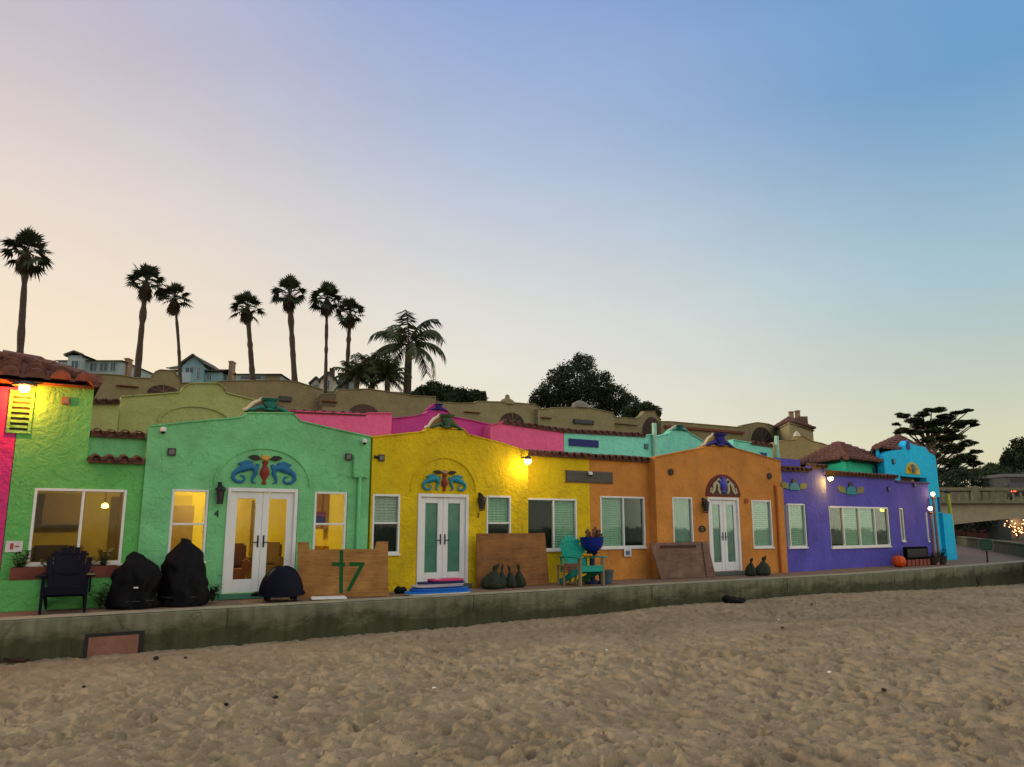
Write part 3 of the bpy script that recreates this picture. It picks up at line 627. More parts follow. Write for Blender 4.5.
def flood_lamp(root, s, c, off=0.0, e=20, r=.07, col=(1,.6,.2), out=.16, sh=.085):
    a, z = s.uv(*c, off); y = -off-out
    o = MB().lathe([(.05,.09),(sh*.9,.05),(sh,.0)], (a, y, z+.03), 16).bar((a, y, z+.1), (a, y+out+.005, z+.1), .03, .03).build('wall_lamp', GREY, root, smooth=True)
    MB().ball((a, y, z), r).build('bulb', BULB, o, smooth='all')
    lamp((a, y-.02, z-r-.05), e, col, .06, root)
def number_text(root, txt, s, c, size, off=0.0, m=DARK, name='house_number', rz=0):
    a, z = s.uv(*c, off)
    cu = bpy.data.curves.new('t', 'FONT'); cu.body = txt; cu.size = size; cu.extrude = .006; cu.align_x = 'CENTER'; cu.align_y = 'CENTER'
    ob = bpy.data.objects.new('t', cu); COL.objects.link(ob); me_ = bpy.data.meshes.new_from_object(ob.evaluated_get(bpy.context.evaluated_depsgraph_get())); bpy.data.objects.remove(ob)
    me_.materials.clear(); me_.materials.append(m)
    for v in me_.vertices: x, yy, zz = v.co; v.co = (a+x, -off-.01-zz, z+yy)
    o = bpy.data.objects.new(name, me_); COL.objects.link(o); o.parent = root; return o
def site_front(px): return Site(*FS, px=px)
def root_at(name, s, label, cat='cottage', group='painted stucco cottages along the seawall'):
    return thing(name, label, cat, s.o, s.th, group)
REC = -.3

# ------------------------------------------------------------------ pink cottage (left edge)
s = site_front(17); r0 = root_at('pink_cottage', s, 'bright pink stucco cottage wall cut by the left edge of the photo')
xa, xb = s.uv(-190, 520)[0], s.uv(16.4, 430)[0]; ztop = s.uv(20, 388)[1]
xlow = s.uv(0, 560)[0]
wall_mesh('wall', PINK, r0, [(xa, -.05), (xb-.004, -.05), (xb-.004, ztop), (xa, ztop)])
shell(r0, xa, xb-.004, 0, 5, ztop, PINK, roofz=ztop-.05)
# ------------------------------------------------------------------ green cottage
s = site_front(17); G = root_at('green_cottage', s, 'green stucco cottage with lit yellow rooms, number 4 and a tiled corner roof')
U = s.uv
gx0 = U(16.8, 430)[0]; tx1 = U(93, 400)[0]; zt = U(60, 384)[1]; bx0 = U(148, 430)[0]; bx1 = U(370, 440)[0]
wrect = s.rect((35, 488), (120.5, 563)); ztr = U(115, 462)[1]
wall_mesh('wall', LIME, G, [(gx0, -.05), (bx0-.002, -.05), (bx0-.002, ztr), (tx1, ztr), (tx1, zt), (gx0, zt)], [rpoly(wrect)])
MB().box(tx1+.002, bx0+.3, .17, .3, ztr-.1, U(115, 437, REC)[1]).build('upper_wall', GREEN, G)
tile_row(G, ((tx1+.02, ztr+.02), (bx0-.02, ztr+.02)), .0, length=.33, pitch=.25)
zz = U(115, 436, REC)[1]; tile_row(G, ((tx1+.02, zz), (bx0-.02, zz)), .17, pitch=.25)
MB().box(tx1-.15, tx1, .2, 2.2, ztr-.5, zt).build('tower_side', LIME, G)
MB().box(gx0, tx1-.15, 2.0, 2.2, ztr, zt).build('tower_rear', LIME, G)
window(G, s, (35, 488), (120.5, 563), split=[80.5], backs=(None,))
# big clay tiled roof on the corner tower
p0 = U(-150, 384)[0]; xr = tx1+.03; zr = U(35, 353, -1)[1]
b = MB(); hip_roof(G, p0, xr, -.2, 2.3, zt+.03, ((p0+1.2, 1.1), (U(27, 353, -1.1)[0], 1.1)), U(33, 355.5, -1.1)[1]-.12, pitch=.38, rowl=.36)
MB().box(p0+.05, xr-.05, -.1, 2.25, zt-.05, zt+.0).build('eave_board', BROWNP, G)
# louvred vent with a lamp above it
a0, a1, q0, q1 = s.rect((13.5, 393), (27.5, 431))
b = MB().box(a0-.05, a0, -.03, 0, q0, q1).box(a1, a1+.05, -.03, 0, q0, q1).box(a0-.05, a1+.05, -.032, 0, q0-.05, q0).box(a0-.05, a1+.05, -.032, 0, q1, q1+.05)
n = 7
for k in range(n):
    z = q0+(q1-q0)*(k+.6)/n; b.box(a0, a1, -.028, -.004, z-.012, z+.035)
V_ = b.build('louvre_vent', LIME, G); MB().box(a0, a1, -.004, -.001, q0, q1).build('louvre_back', DARK, V_)
flood_lamp(G, s, (24.5, 389.5), e=110, r=.09, col=(1,.22,.014), out=.24, sh=.2)
wall_box(G, s, (66, 401), .14, name='vent', m=BROWNP)
# bay with doors
base_z = -.05
pk = [(148,430),(149,427),(190,422.5),(232,419),(243,417.5),(247,413.5),(292,414),(300,422),(335,430),(370,437.5)]
top = [U(*p) for p in pk[1:]]
zs = [(bx0, base_z), (bx1-.003, base_z), (bx1-.003, top[-1][1])]+[(a, z) for a, z in reversed(top[:-1]) if a > bx0]+[(bx0, top[0][1])]
w1 = s.rect((172.5, 489), (204, 561)); w3 = s.rect((315, 491.5), (344.5, 556)); d1 = s.rect((228, 487.5), (293, 592)); d1 = (d1[0], d1[1], .1, d1[3])
wall_mesh('wall', GREEN, G, zs, [rpoly(w1), rpoly(w3), rpoly(d1)], y0=-.06)
coping(G, top, GREEN, -.09, .24)
window(G, s, (172.5, 489), (204, 561), off=.06, rails=524, backs=(None,))
window(G, s, (315, 491.5), (344.5, 556), off=.06, rails=524, backs=(None,))
doors(G, s, (228, 487.5), (293, 592), off=.06)
shell(G, gx0, bx1-.003, 0, 5.2, 2.9, GREEN, roofz=2.85)
room(G, gx0+.2, bx0-.05, .21, 3.6, ROLV, light=95, lx=gx0+1.9, lc=(1,.68,.24))
room(G, bx0+.0, bx1-.25, .21, 3.6, RYEL, light=190, lx=bx0+1.7, lc=(1,.7,.27))
for p in ((171.5, 452), (348, 457)): wall_box(G, s, p, .15, off=.06)
sec_camera(G, s, (162.5, 432), off=.06); sec_camera(G, s, (363, 443), off=.06)
lantern(G, s, (219, 497), off=.06); number_text(G, '4', s, (216.5, 514), .2, off=.06)
a, z = U(264, 486); seahorse_relief(G, a-.02, z+.03, 1.32, .64, -.075)
ar = MB(); ra = .98
for k in range(18):
    a1_, a2_ = math.pi*k/18, math.pi*(k+1)/18
    ar.bar((a-.03+ra*math.cos(a1_), -.065, z+ra*.8*math.sin(a1_)), (a-.03+ra*math.cos(a2_), -.065, z+ra*.8*math.sin(a2_)), .045, .03)
ar.build('arch_moulding', GREEN, G)
finial(G, s, (244, 413), (293, 413), 398.5, off=.0)
pa, pz0 = U(358.5, 462)[0], U(358.5, 462)[1]
MB().tube([(pa, -.11, pz0), (pa, -.11, .0)], .045, 10).tube([(pa, -.11, pz0), (pa, .0, pz0+.08)], .045, 10).build('downpipe', mat('pale_green_paint', (.16,.55,.25), .6), G, smooth=True)
MB().box(U(352, 450)[0], U(367, 450)[0], -.16, -.06, U(360, 478)[1], U(360, 455)[1]).build('junction_box', GREEN, G, bevel=.01)
# things inside seen through the glass
cb = MB(); c0 = U(326, 500)[0]+.15
for k in range(3): cb.box(c0+k*.42, c0+k*.42+.4, 1.9, 2.2, 1.35, 2.3)
for k in range(3): cb.box(c0+k*.42, c0+k*.42+.4, 1.8, 2.4, .1, .95)
cb.build('kitchen_cabinet', mat('varnished_pine', (.5,.22,.03), .5, .15, 3), G, bevel=.01)
dw = MB().box(bx0+.75, bx0+1.5, 3.55, 3.6, .1, 2.15).box(bx0+2.2, bx0+2.9, 3.5, 3.6, .1, 2.1); dw.build('inner_door', mat('amber_paint', (.33,.24,.05), .7), G)
ck = MB().tube([(bx0+.62+.2*math.cos(a_/12*6.2832), 3.5, 2.25+.2*math.sin(a_/12*6.2832)) for a_ in range(13)], .02, 6).bar((bx0+.62, 3.5, 2.25), (bx0+.62, 3.5, 2.4), .02, .02).bar((bx0+.62, 3.5, 2.25), (bx0+.72, 3.5, 2.22), .02, .02)
o = ck.build('wall_clock', DARK); o.location = s.o; o.rotation_euler = (0, 0, s.th); tag(o, 'round dark-rimmed clock on the yellow wall behind the green cottage narrow left window', 'clock')
fx = U(35, 520)[0]
MB().box(fx+.1, fx+1.0, 3.3, 3.75, .1, 1.0).box(fx+.15, fx+.95, 3.5, 3.75, 1.45, 2.15).build('kitchen_cabinet', mat('dark_cupboard', (.12,.07,.02), .6), G, bevel=.01)
MB().box(fx+1.5, fx+2.3, 3.72, 3.79, .1, 2.1).build('inner_door', mat('dim_doorway', (.1,.06,.02), .8), G)
MB().box(fx+2.45, fx+3.2, 3.0, 3.6, .1, 1.9).build('wardrobe', mat('dark_cupboard', (.12,.07,.02), .6), G, bevel=.01)
def armchair(a, y, m, label):
    P = s.world(a, y, .1); t_ = thing('armchair', label, 'armchair', P, s.th+random.uniform(-.4, .4))
    MB().box(-.35,.35,-.35,.35,.12,.42).build('seat', m, t_, bevel=.04); MB().box(-.35,.35,.22,.38,.42,.95).build('backrest', m, t_, bevel=.05)
    for q in (-1, 1): MB().box(q*.35-.08, q*.35+.08, -.33, .3, .3, .62).build('armrest', m, t_, bevel=.04)
    for q in (-1, 1):
        for w_ in (-1, 1): MB().box(q*.28-.03, q*.28+.03, w_*.28-.03, w_*.28+.03, 0, .13).build('leg', DARK, t_)
armchair(U(236, 560)[0]+.15, 1.35, mat('red_leather', (.16,.03,.015), .5), 'dark red armchair inside, behind the left leaf of the green cottage glass door')
armchair(U(60, 540)[0], 1.6, mat('brown_leather', (.08,.04,.02), .5), 'brown armchair inside, behind the wide double window of the green cottage')
armchair(U(277, 560)[0]+.3, 2.2, mat('umber_leather', (.12,.06,.02), .5), 'umber armchair inside, behind the right leaf of the green cottage glass door')
a_, z_ = U(322, 516)
tw = MB().box(a_-.14, a_+.14, .17, .185, z_-.18, z_+.1); o = tw.build('beach_towel', mat('navy_towel', (.04,.03,.22), .9)); o.location = s.o; o.rotation_euler = (0,0,s.th); tag(o, 'navy, red and pink striped towel hung inside the green cottage right window', 'towel')
MB().box(a_-.14, a_+.14, .164, .169, z_+.0, z_+.05).box(a_-.14, a_+.14, .164, .169, z_+.07, z_+.1).build('stripe', mat('red_towel', (.5,.04,.05), .9), o)
a_, z_ = U(110.5, 503)
o = MB().lathe([(.02,0),(.07,.02),(.06,.08),(.02,.11)], (0,0,0), 12).build('pendant_lamp', mat('lit_pendant', (1,.7,.3), emit=(1,.6,.2), es=5)); o.location = s.world(a_, 1.2, z_-.08); tag(o, 'small glowing pendant lamp inside, upper right of the green cottage double window', 'lamp')
MB().tube([(0,0,.1),(0,0,.45)], .008, 6).build('cord', DARK, o)
# framed picture seen through door
a_, z_ = U(239, 517)
o = MB().box(-.22,.22,-.015,.015,-.3,.3).build('picture_frame', mat('pale_frame', (.6,.5,.3), .6)); o.location = s.world(a_+.2, 3.75, z_); o.rotation_euler = (0,0,s.th); tag(o, 'pale framed picture on the yellow wall seen through the left door leaf', 'picture')
MB().box(-.12,.12,-.022,-.016,-.18,-.02).box(-.12,.12,-.022,-.016,.04,.2).build('print', mat('picture_print', (.12,.09,.06), .6), o)

# low planter wall under the double window
la, lz = U(60, 579, .36)
pw = MB().box(gx0-3.2, bx0-.002, -.36, -.001, -.03, lz).build('planter_wall', LIME, G, bevel=.02)
b0, b1, k0, k1 = s.rect((10.5, 568), (117, 578.5), .36)
B_ = thing('planter_box', 'long dark red wooden planter box under the green cottage double window', 'planter', s.world((b0+b1)/2, -.19, lz), s.th)
h = k1-lz; hw = (b1-b0)/2
RW = wood_mat('red_brown_wood', (.1,.018,.01), (.19,.05,.03), (1,1,10))
MB().box(-hw, hw, -.16, -.13, .002, h).box(-hw, hw, .13, .16, .002, h).box(-hw, -hw+.03, -.13, .13, .002, h).box(hw-.03, hw, -.13, .13, .002, h).build('box', RW, B_)
MB().box(-hw+.03, hw-.03, -.13, .13, .01, h-.03).build('soil', mat('soil', (.03,.02,.012), 1, .3, 30), B_)
def leafy(name, label, cat, loc, nst, h, sp, m, group=None, leaf=.07, parent=None, seed=0):
    rd = random.Random(seed+17); st = MB(); lf = MB()
    for k in range(nst):
        a = rd.uniform(0, 6.283); r = rd.uniform(.2, 1)*sp; hh = h*rd.uniform(.55, 1)
        pts = [Vector((0,0,0)), Vector((r*.35*math.cos(a), r*.35*math.sin(a), hh*.5)), Vector((r*math.cos(a), r*math.sin(a), hh))]
        st.tube(pts, [.008,.006,.003], 5)
        for j in range(9):
            t = .25+.75*j/8; p = pts[0].lerp(pts[1], t*2) if t < .5 else pts[1].lerp(pts[2], t*2-1)
            aa_ = rd.uniform(0, 6.283); d = Vector((math.cos(aa_), math.sin(aa_), rd.uniform(-.3,.6))).normalized(); sd_ = d.cross(Vector((0,0,1))).normalized(); l = leaf*rd.uniform(.6, 1.3)
            lf.add([p, p+d*l*.5+sd_*l*.25, p+d*l, p+d*l*.5-sd_*l*.25+Vector((0,0,.01))], [(0,1,2,3)])
    if parent is None:
        t_ = thing(name, label, cat, loc, 0, group); 
    else: t_ = thing(name, label, cat, loc, 0, group)
    st.build('stem', mat('plant_stem', (.05,.05,.02), .8), t_); lf.build('foliage', m, t_)
    return t_
LEAF = mat('plant_leaf', (.02,.055,.015), .6, .4, 12, col2=(.05,.1,.02)); LEAFD = mat('dark_leaf', (.012,.025,.01), .6, .4, 12)
def boxplant(px, h, sp, lab, seed, n=9):
    a = s.uv(px, 566, .2)[0]; leafy('potted_plant', lab, 'plant', s.world(a, -.2, lz+.06), n, h, sp, LEAF if seed != 3 else LEAFD, seed=seed, leaf=.1)
boxplant(19, .45, .18, 'bushy green plant at the left end of the dark red planter box', 1, 16)
boxplant(50, .3, .2, 'low trailing plant in the red planter box left of the navy chair', 2)
boxplant(88, .32, .14, 'low green plant in the red planter box just right of the navy chair', 4)
boxplant(103, .5, .16, 'tall dark plant near the right end of the red planter box', 3, 16)
# white notice on the wall
c = s.rect((6, 541), (22, 552)); o = MB().box(c[0], c[1], -.015, -.001, c[2], c[3]).build('notice', mat('notice_white', (.6,.58,.55), .6), G)
MB().box(c[0]+.07, c[0]+.12, -.019, -.0151, c[2]+.05, c[3]-.04).box(c[0]+.14, c[1]-.05, -.019, -.0151, c[2]+.09, c[2]+.11).build('notice_mark', mat('notice_red', (.35,.05,.04), .6), o)

# ------------------------------------------------------------------ yellow cottage
s = site_front(370); YC = root_at('yellow_cottage', s, 'mustard yellow stucco cottage with a blue creature relief over white glazed doors'); U = s.uv
x0 = .003; x1 = U(528, 452)[0]; xm = U(589.5, 480, REC)[0]
pk = [(370.5,437.5),(400,434.5),(424,432),(430,428),(463,429),(468,435),(500,443),(528,452)]
top = [U(*p) for p in pk]
w1 = s.rect((371.5, 494), (397, 553.5)); w2 = s.rect((486.5, 495.5), (510.5, 554)); d1 = s.rect((418, 493.5), (467.5, 582)); d1 = (d1[0], d1[1], .1, d1[3])
w1 = (w1[0]+.06, w1[1]+.03, w1[2], w1[3])
wall_mesh('wall', YELLOW, YC, [(x0, -.05), (x1, -.05), (x1, top[-1][1])]+[(a, z) for a, z in reversed(top[:-1]) if a > x0+.02]+[(x0, top[0][1])], [rpoly(w1), rpoly(w2), rpoly(d1)])
coping(YC, top, YELLOW, -.03, .24)
wy0 = MB(); 
window(YC, s, (373, 494), (398.6, 553.5), rails=523, backs=(CURTB, CURTD))
window(YC, s, (486.5, 495.5), (510.5, 554), rails=523, backs=(CURT, CURTD))
doors(YC, s, (418, 493.5), (467.5, 582), back=CURTT)
zrec = U(560, 455, REC)[1]-.02
wr = s.rect((525, 498), (577, 549.5), REC)
wall_mesh('wall', YELLOW, YC, [(x1-.3, -.05), (xm, -.05), (xm, zrec), (x1-.3, zrec)], [rpoly((max(wr[0], x1-.28), wr[1], wr[2], wr[3]))], y0=.3, y1=.5)
MB().box(x1-.2, x1, .2, .31, -.05, top[-1][1]).build('bay_side', YELLOW, YC)
window(YC, s, (525, 498), (577, 549.5), off=REC, split=[553.5], backs=(CURTD, CURT), noleft=1)
tile_row(YC, ((x1+.02, zrec), (xm-.01, zrec)), .3)
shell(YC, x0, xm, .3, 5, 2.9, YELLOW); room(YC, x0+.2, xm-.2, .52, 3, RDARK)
flood_lamp(YC, s, (521.5, 461.5), e=24, r=.09, col=(1,.74,.42), out=.3)
wall_box(YC, s, (381, 458), .15); a, z = U(374, 457); MB().tube([(a, -.03, z), (a+.1, -.03, z)], .03, 8).build('conduit', DARK, YC)
lantern(YC, s, (479.5, 505)); number_text(YC, '3', s, (478, 515.5), .16)
a, z = U(444, 490); seahorse_relief(YC, a, z-.03, 1.16, .52, -.03, c1=mat('relief_turquoise', (.01,.2,.28), .5), c3=mat('relief_rose', (.4,.2,.13), .6))
ar = MB()
for k in range(18):
    a1_, a2_ = math.pi*k/18, math.pi*(k+1)/18; ar.bar((a+.86*math.cos(a1_), -.004, z-.03+.8*math.sin(a1_)), (a+.86*math.cos(a2_), -.004, z-.03+.8*math.sin(a2_)), .045, .03)
ar.build('arch_moulding', YELLOW, YC)
finial(YC, s, (426, 429), (465, 430), 414.5, urn=mat('relief_bronze_green', (.05,.1,.05), .6), band=mat('rust_plaster', (.3,.13,.05), .9))
# shared vent strip between the yellow and orange cottages
c = s.rect((565.5, 471), (612, 483), REC); V_ = MB().box(c[0], c[1], .25, .299, c[2], c[3]).build('vent_strip', mat('dark_grey_vent', (.09,.085,.07), .8, .3, 12), YC, bevel=.008)
MB().box(c[0]-.02, c[1]+.02, .27, .298, c[3], c[3]+.025).box(c[0]-.02, c[1]+.02, .27, .298, c[2]-.025, c[2]).build('vent_trim', BROWNP, V_)
sec_camera(YC, s, (588.5, 475), off=REC+.05)

# ------------------------------------------------------------------ orange cottage
s = site_front(589.5); s.o = Site(*FS, px=589.5).o; OC = root_at('orange_cottage', s, 'orange stucco cottage with a dark red half-round fanlight over pale green glazed doors'); U = s.uv
x0 = U(589.5, 480, REC)[0]+.003; xb = U(655, 470)[0]; x1 = U(781, 470)[0]
zrec = U(620, 458.5, REC)[1]
wr = s.rect((600, 496), (645.5, 547), REC)
wall_mesh('wall', ORANGE, OC, [(x0, -.05), (xb+.1, -.05), (xb+.1, zrec-.02), (x0, zrec-.02)], [rpoly(wr)], y0=.3, y1=.5)
window(OC, s, (600, 496), (645.5, 547), off=REC, split=[623.5], backs=(CURT, CURTD))
tile_row(OC, ((x0, zrec-.02), (xb-.02, zrec-.02)), .3)
lg = U(620, 558, REC+.04)[1]; MB().box(x0, xb, .25, .299, -.04, lg).build('plinth', ORANGE, OC, bevel=.01)
pk = [(655,457.5),(690,450.5),(701,448.5),(706,446),(732,446.5),(736,449),(755,454),(781,461.5)]
top = [U(*p) for p in pk]
w1 = s.rect((672, 497), (694, 556)); w2 = s.rect((751, 500), (773, 547)); d1 = s.rect((707, 497), (741.8, 571)); d1 = (d1[0], d1[1], .1, d1[3])
wall_mesh('wall', ORANGE, OC, [(xb, -.05), (x1, -.05), (x1, top[-1][1])]+[(a, z) for a, z in reversed(top[:-1]) if a > xb+.02]+[(xb, top[0][1])], [rpoly(w1), rpoly(w2), rpoly(d1)])
MB().box(xb, xb+.2, .2, .31, -.05, top[0][1]).build('bay_side', ORANGE, OC); MB().box(x1-.2, x1, .2, .5, -.05, top[-1][1]).build('bay_side', ORANGE, OC)
coping(OC, top, ORANGE, -.03, .24)
window(OC, s, (672, 497), (694, 556), backs=(CURTT,)); window(OC, s, (751, 500), (773, 547), backs=(CURT,))
doors(OC, s, (707, 497), (741.8, 571), back=CURTT)
# fanlight
fa, fz = U(723, 496.5); wdt = (U(740, 490)[0]-U(705.5, 490)[0])/2; fh = U(723, 474.5)[1]-fz
pts = [(fa+wdt*math.cos(math.pi*k/24), fz+fh*math.sin(math.pi*k/24)) for k in range(25)]
FL = MB().prism(pts, -.03, -.001).build('fanlight', mat('fanlight_red', (.13,.012,.01), .6, .2, 9), OC)
inn = [(fa+wdt*.84*math.cos(math.pi*k/24), fz+.03+fh*.84*math.sin(math.pi*k/24)) for k in range(25)]
MB().prism(inn, -.036, -.031).build('fanlight_panel', mat('fanlight_dark', (.09,.02,.015), .5), FL)
for sg in (-1, 1):
    g = MB()
    P = lambda a_, b_: (fa+sg*a_*wdt, -.045, fz+b_*fh)
    g.tube([P(.2,.12), P(.3,.3), P(.27,.5), P(.4,.62), P(.52,.5), P(.55,.3), P(.66,.15), P(.76,.2), P(.72,.36), P(.64,.34)], [.035,.05,.055,.06,.07,.06,.045,.035,.025,.012], 7, .5)
    g.tube([P(.15,.7), P(.25,.78), P(.38,.7)], [.02,.035,.01], 6, .5)
    g.build('creature_relief', mat('relief_cream', (.42,.38,.22), .7), FL, smooth=True)
u_ = MB().lathe([(.02,0),(.1,.04),(.05,.1),(.16,.24),(.15,.36),(.08,.44),(.1,.5)], (fa, -.045, fz+.08), 12, 1, .35).build('urn_relief', mat('relief_cobalt', (.03,.04,.35), .4), FL, smooth=True)
MB().ball((fa, -.04, fz+fh*.78), .06, .03, .08).build('crest', mat('relief_pale', (.5,.4,.3), .7), u_, smooth='all')
lantern(OC, s, (703, 508), sc=1.0)
a, z = U(702, 529); MB().lathe([(.12,0)], (0,0,0)) ; o = MB().prism([(a+.14*math.cos(k*.5236), z+.1*math.sin(k*.5236)) for k in range(12)], -.02, -.001).build('house_plate', DARK, OC)
number_text(OC, '2', s, (702, 529), .13, off=.015, m=mat('brass', (.4,.3,.1), .4))
for p in ((670.5, 472), (769, 476)):
    a, z = U(*p); MB().lathe([(.085,-.0),(.085,.04),(.05,.05)], (0,0,0)); q = MB(); q.prism([(a+.1*math.cos(k*.5236), z+.1*math.sin(k*.5236)) for k in range(12)], -.04, -.001); q.build('vent', mat('dark_vent', (.05,.04,.03), .8), OC)
a, z = U(746, 501); MB().prism([(a+.1*math.cos(k*.5236), z+.08*math.sin(k*.5236)) for k in range(12)], -.02, -.001).build('wall_patch', mat('red_patch', (.35,.07,.03), .8), OC)
finial(OC, s, (703, 446.5), (735, 447.5), 433.5, urn=UNAVY, band=mat('ochre_plaster', (.35,.2,.07), .9))
pa, pz = U(775, 487); MB().tube([(pa, -.07, pz), (pa, -.07, 0)], .05, 8).tube([(pa, -.07, pz), (pa, .02, pz+.08)], .05, 8).build('downpipe', mat('orange_pipe', (.55,.17,.03), .6), OC, smooth=True)
pa = U(779.3, 500)[0]; MB().box(pa-.07, x1+.002, -.03, -.002, -.05, pz).build('pilaster', ORANGE, OC)
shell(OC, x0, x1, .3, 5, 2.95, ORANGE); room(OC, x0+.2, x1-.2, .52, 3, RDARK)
c = s.rect((623.5, 549), (631, 556.5), REC+.04); o = MB().box(c[0], c[1], .235, .249, c[2], c[3]).build('notice', mat('notice_white', (.6,.58,.55), .6), OC)
MB().box(c[0]+.06, c[1]-.06, .23, .2345, c[2]+.05, c[3]-.05).build('notice_mark', mat('notice_blue', (.08,.12,.25), .6), o)

# ------------------------------------------------------------------ purple cottage
PX = s.world(x1, 0, 0)
s = Site(PX.x, PX.y, .72); PC = root_at('purple_cottage', s, 'purple stucco cottage with small teal fan reliefs, last of the row before the blue tower'); U = s.uv
xA = U(827, 500)[0]; zA = U(800, 470)[1]; zA2 = U(818, 467)[1]; RB = -.25
wA = s.rect((784, 503.5), (807, 547))
wA = (max(.06, wA[0]), wA[1], wA[2], wA[3])
wall_mesh('wall', PURPLE, PC, [(.004, -.05), (xA, -.05), (xA, zA2), (U(811, 467)[0], zA2+.02), (U(809, 470)[0], zA-.0), (.004, zA-.02)], [rpoly(wA)])
window(PC, s, (786, 503.5), (807, 547), split=[789.5], backs=(CURTD, CURT), trim=1, noleft=1)
tile_row(PC, ((.02, zA-.02), (U(809, 470)[0], zA)), .0); tile_row(PC, ((U(811, 467)[0], zA2), (xA, zA2)), .0)
xB = U(896, 490, RB)[0]; zB = U(860, 475.5, RB)[1]
wB = s.rect((828.5, 506), (890.5, 546), RB); wB = (max(wB[0], xA-.1), wB[1], wB[2], wB[3])
wall_mesh('wall', PURPLE, PC, [(xA-.3, -.05), (xB, -.05), (xB, zB), (xA-.3, zB)], [rpoly(wB)], y0=.25, y1=.45)
MB().box(xA-.2, xA, .2, .26, -.05, zA2).build('bay_side', PURPLE, PC)
window(PC, s, (828.5, 506), (890.5, 546), off=RB, split=[843.5, 859.5, 875], backs=(CURTD, CURT, CURT, CURTD), trim=1, fr=.06, noleft=1)
tile_row(PC, ((xA+.03, zB), (xB, zB)), .25)
xC = U(930, 500, RB)[0]; zC = U(912, 483, RB)[1]
wC = s.rect((899, 508), (905, 541), RB); wD = s.rect((925.5, 512), (929, 541), RB)
wall_mesh('wall', PURPLE, PC, [(xB+.003, -.05), (xC, -.05), (xC, zC), (xB+.003, zC)], [rpoly(wC), rpoly(wD)], y0=.27, y1=.47)
window(PC, s, (899, 508), (905, 541), off=RB-.02, backs=(CURTD,), trim=1); window(PC, s, (925.5, 512), (929, 541), off=RB-.02, backs=(CURTD,))
MB().box(xB, xC+.04, .2, .5, zC, zC+.06).build('coping', mat('dark_purple', (.08,.05,.15), .9), PC)
def fan_relief(px, py, w_, off):
    a, z = U(px, py, off); y = -off-.001
    o = MB().prism([(a+w_*.22*math.cos(math.pi*k/10), z+w_*.2*math.sin(math.pi*k/10)) for k in range(11)], y-.04, y).build('fan_relief', mat('fan_teal', (.01,.2,.26), .6), PC)
    MB().prism([(a+w_*.1*math.cos(math.pi*k/8), z+w_*.2+w_*.09*math.sin(math.pi*k/8)) for k in range(9)], y-.04, y).build('fan_top', DARK, o)
    for sg in (-1, 1):
        MB().prism([(a+sg*w_*x_, z+w_*z_) for x_, z_ in ((.24,.02),(.5,.05),(.56,.13),(.5,.2),(.26,.17))][::sg], y-.03, y).build('wing', mat('fan_gold', (.2,.19,.06), .7), o)
fan_relief(794, 490, 1.25, 0); fan_relief(851, 494.5, 1.5, RB)
flood_lamp(PC, s, (824, 478.5), e=38, r=.085, col=(1,.72,.03), out=.24)
for p in ((888, 489), (914, 485)): wall_box(PC, s, p, .16, off=RB, m=mat('purple_vent', (.05,.04,.15), .8))
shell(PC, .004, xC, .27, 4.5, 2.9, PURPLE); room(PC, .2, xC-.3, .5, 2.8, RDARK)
MB().box(0, U(800, 460, -2)[0], 2.0, 2.2, 2, U(790, 459, -2)[1]).build('roof_parapet', PURPLE, PC)
SP = s
# ------------------------------------------------------------------ second row and blue tower
def block(name, label, pts, inward, m, depth=5, zb=-.05, group=None, slope=.62, base=(0, 19.45), extra=None, coping=True, cm=None, cat='building'):
    s = Site(base[0], base[1], slope, px=pts[0][0], inward=inward)
    # local origin at the first traced point
    off0 = s.uv(*pts[0])[0]; s.o = s.o+s.d*off0
    t = thing(name, label, cat, s.o, s.th, group)
    top = [s.uv(*p) for p in pts]; x1 = top[-1][0]
    zz = min(z for a, z in top)
    wall_mesh('wall', m, t, [(0, zb), (x1, zb)]+[(a, z) for a, z in reversed(top)], y0=0, y1=.25)
    MB().box(0, .2, .25, depth, zb, top[0][1]-.02).box(x1-.2, x1, .25, depth, zb, top[-1][1]-.02).box(.2, x1-.2, depth-.2, depth, zb, zz-.02).build('rear_walls', m, t)
    MB().box(.2, x1-.2, .251, depth-.2, zz-.35, zz-.2).build('roof', ROOFM, t)
    if coping:
        globals()['coping_'](t, top, cm or m)
    return s, t, top
G2 = 'second row of stucco cottages'
s, t, top = block('olive_cottage', 'olive green stucco wall with a low stepped gable behind the green cottage', [(121,397),(150,395),(180,392.5),(184,387),(191,383.5),(218,383.5),(223,387),(226,393),(250,399),(282,407)], 6, OLIVE, group=G2)
a, z = s.uv(196, 424); ar = MB()
for k in range(12): 
    p, q = math.pi*k/12, math.pi*(k+1)/12; ar.bar((a+.95*math.cos(p), -.01, z+.5*math.sin(p)), (a+.95*math.cos(q), -.01, z+.5*math.sin(q)), .06, .05)
ar.build('arch_moulding', OLIVE, t)
s, t, top = block('olive_annex', 'narrow olive stucco annex with a cap of dark tiles beside the corner tower', [(88,402),(120,402.5)], 5.2, OLIVE, group=G2)
tile_row(t, (top[0], top[1]), 0, pitch=.26)
s, t, top = block('rose_cottage', 'rose pink stucco cottage with a dark tiled edge, behind the green cottage', [(288,411),(366,414.5),(367,413.5),(392,413.5)], 6, PINK2, group=G2)
tile_row(t, (top[0], top[1]), 0, pitch=.3, r=.055, out=.06)
a, z = s.uv(374.5, 413); fan = MB().prism([(a+.55*math.cos(math.pi*k/10), z+.4*math.sin(math.pi*k/10)) for k in range(11)], .9, 1.0); fan.build('roof_fan', mat('fan_brown', (.07,.04,.03), .8), t)
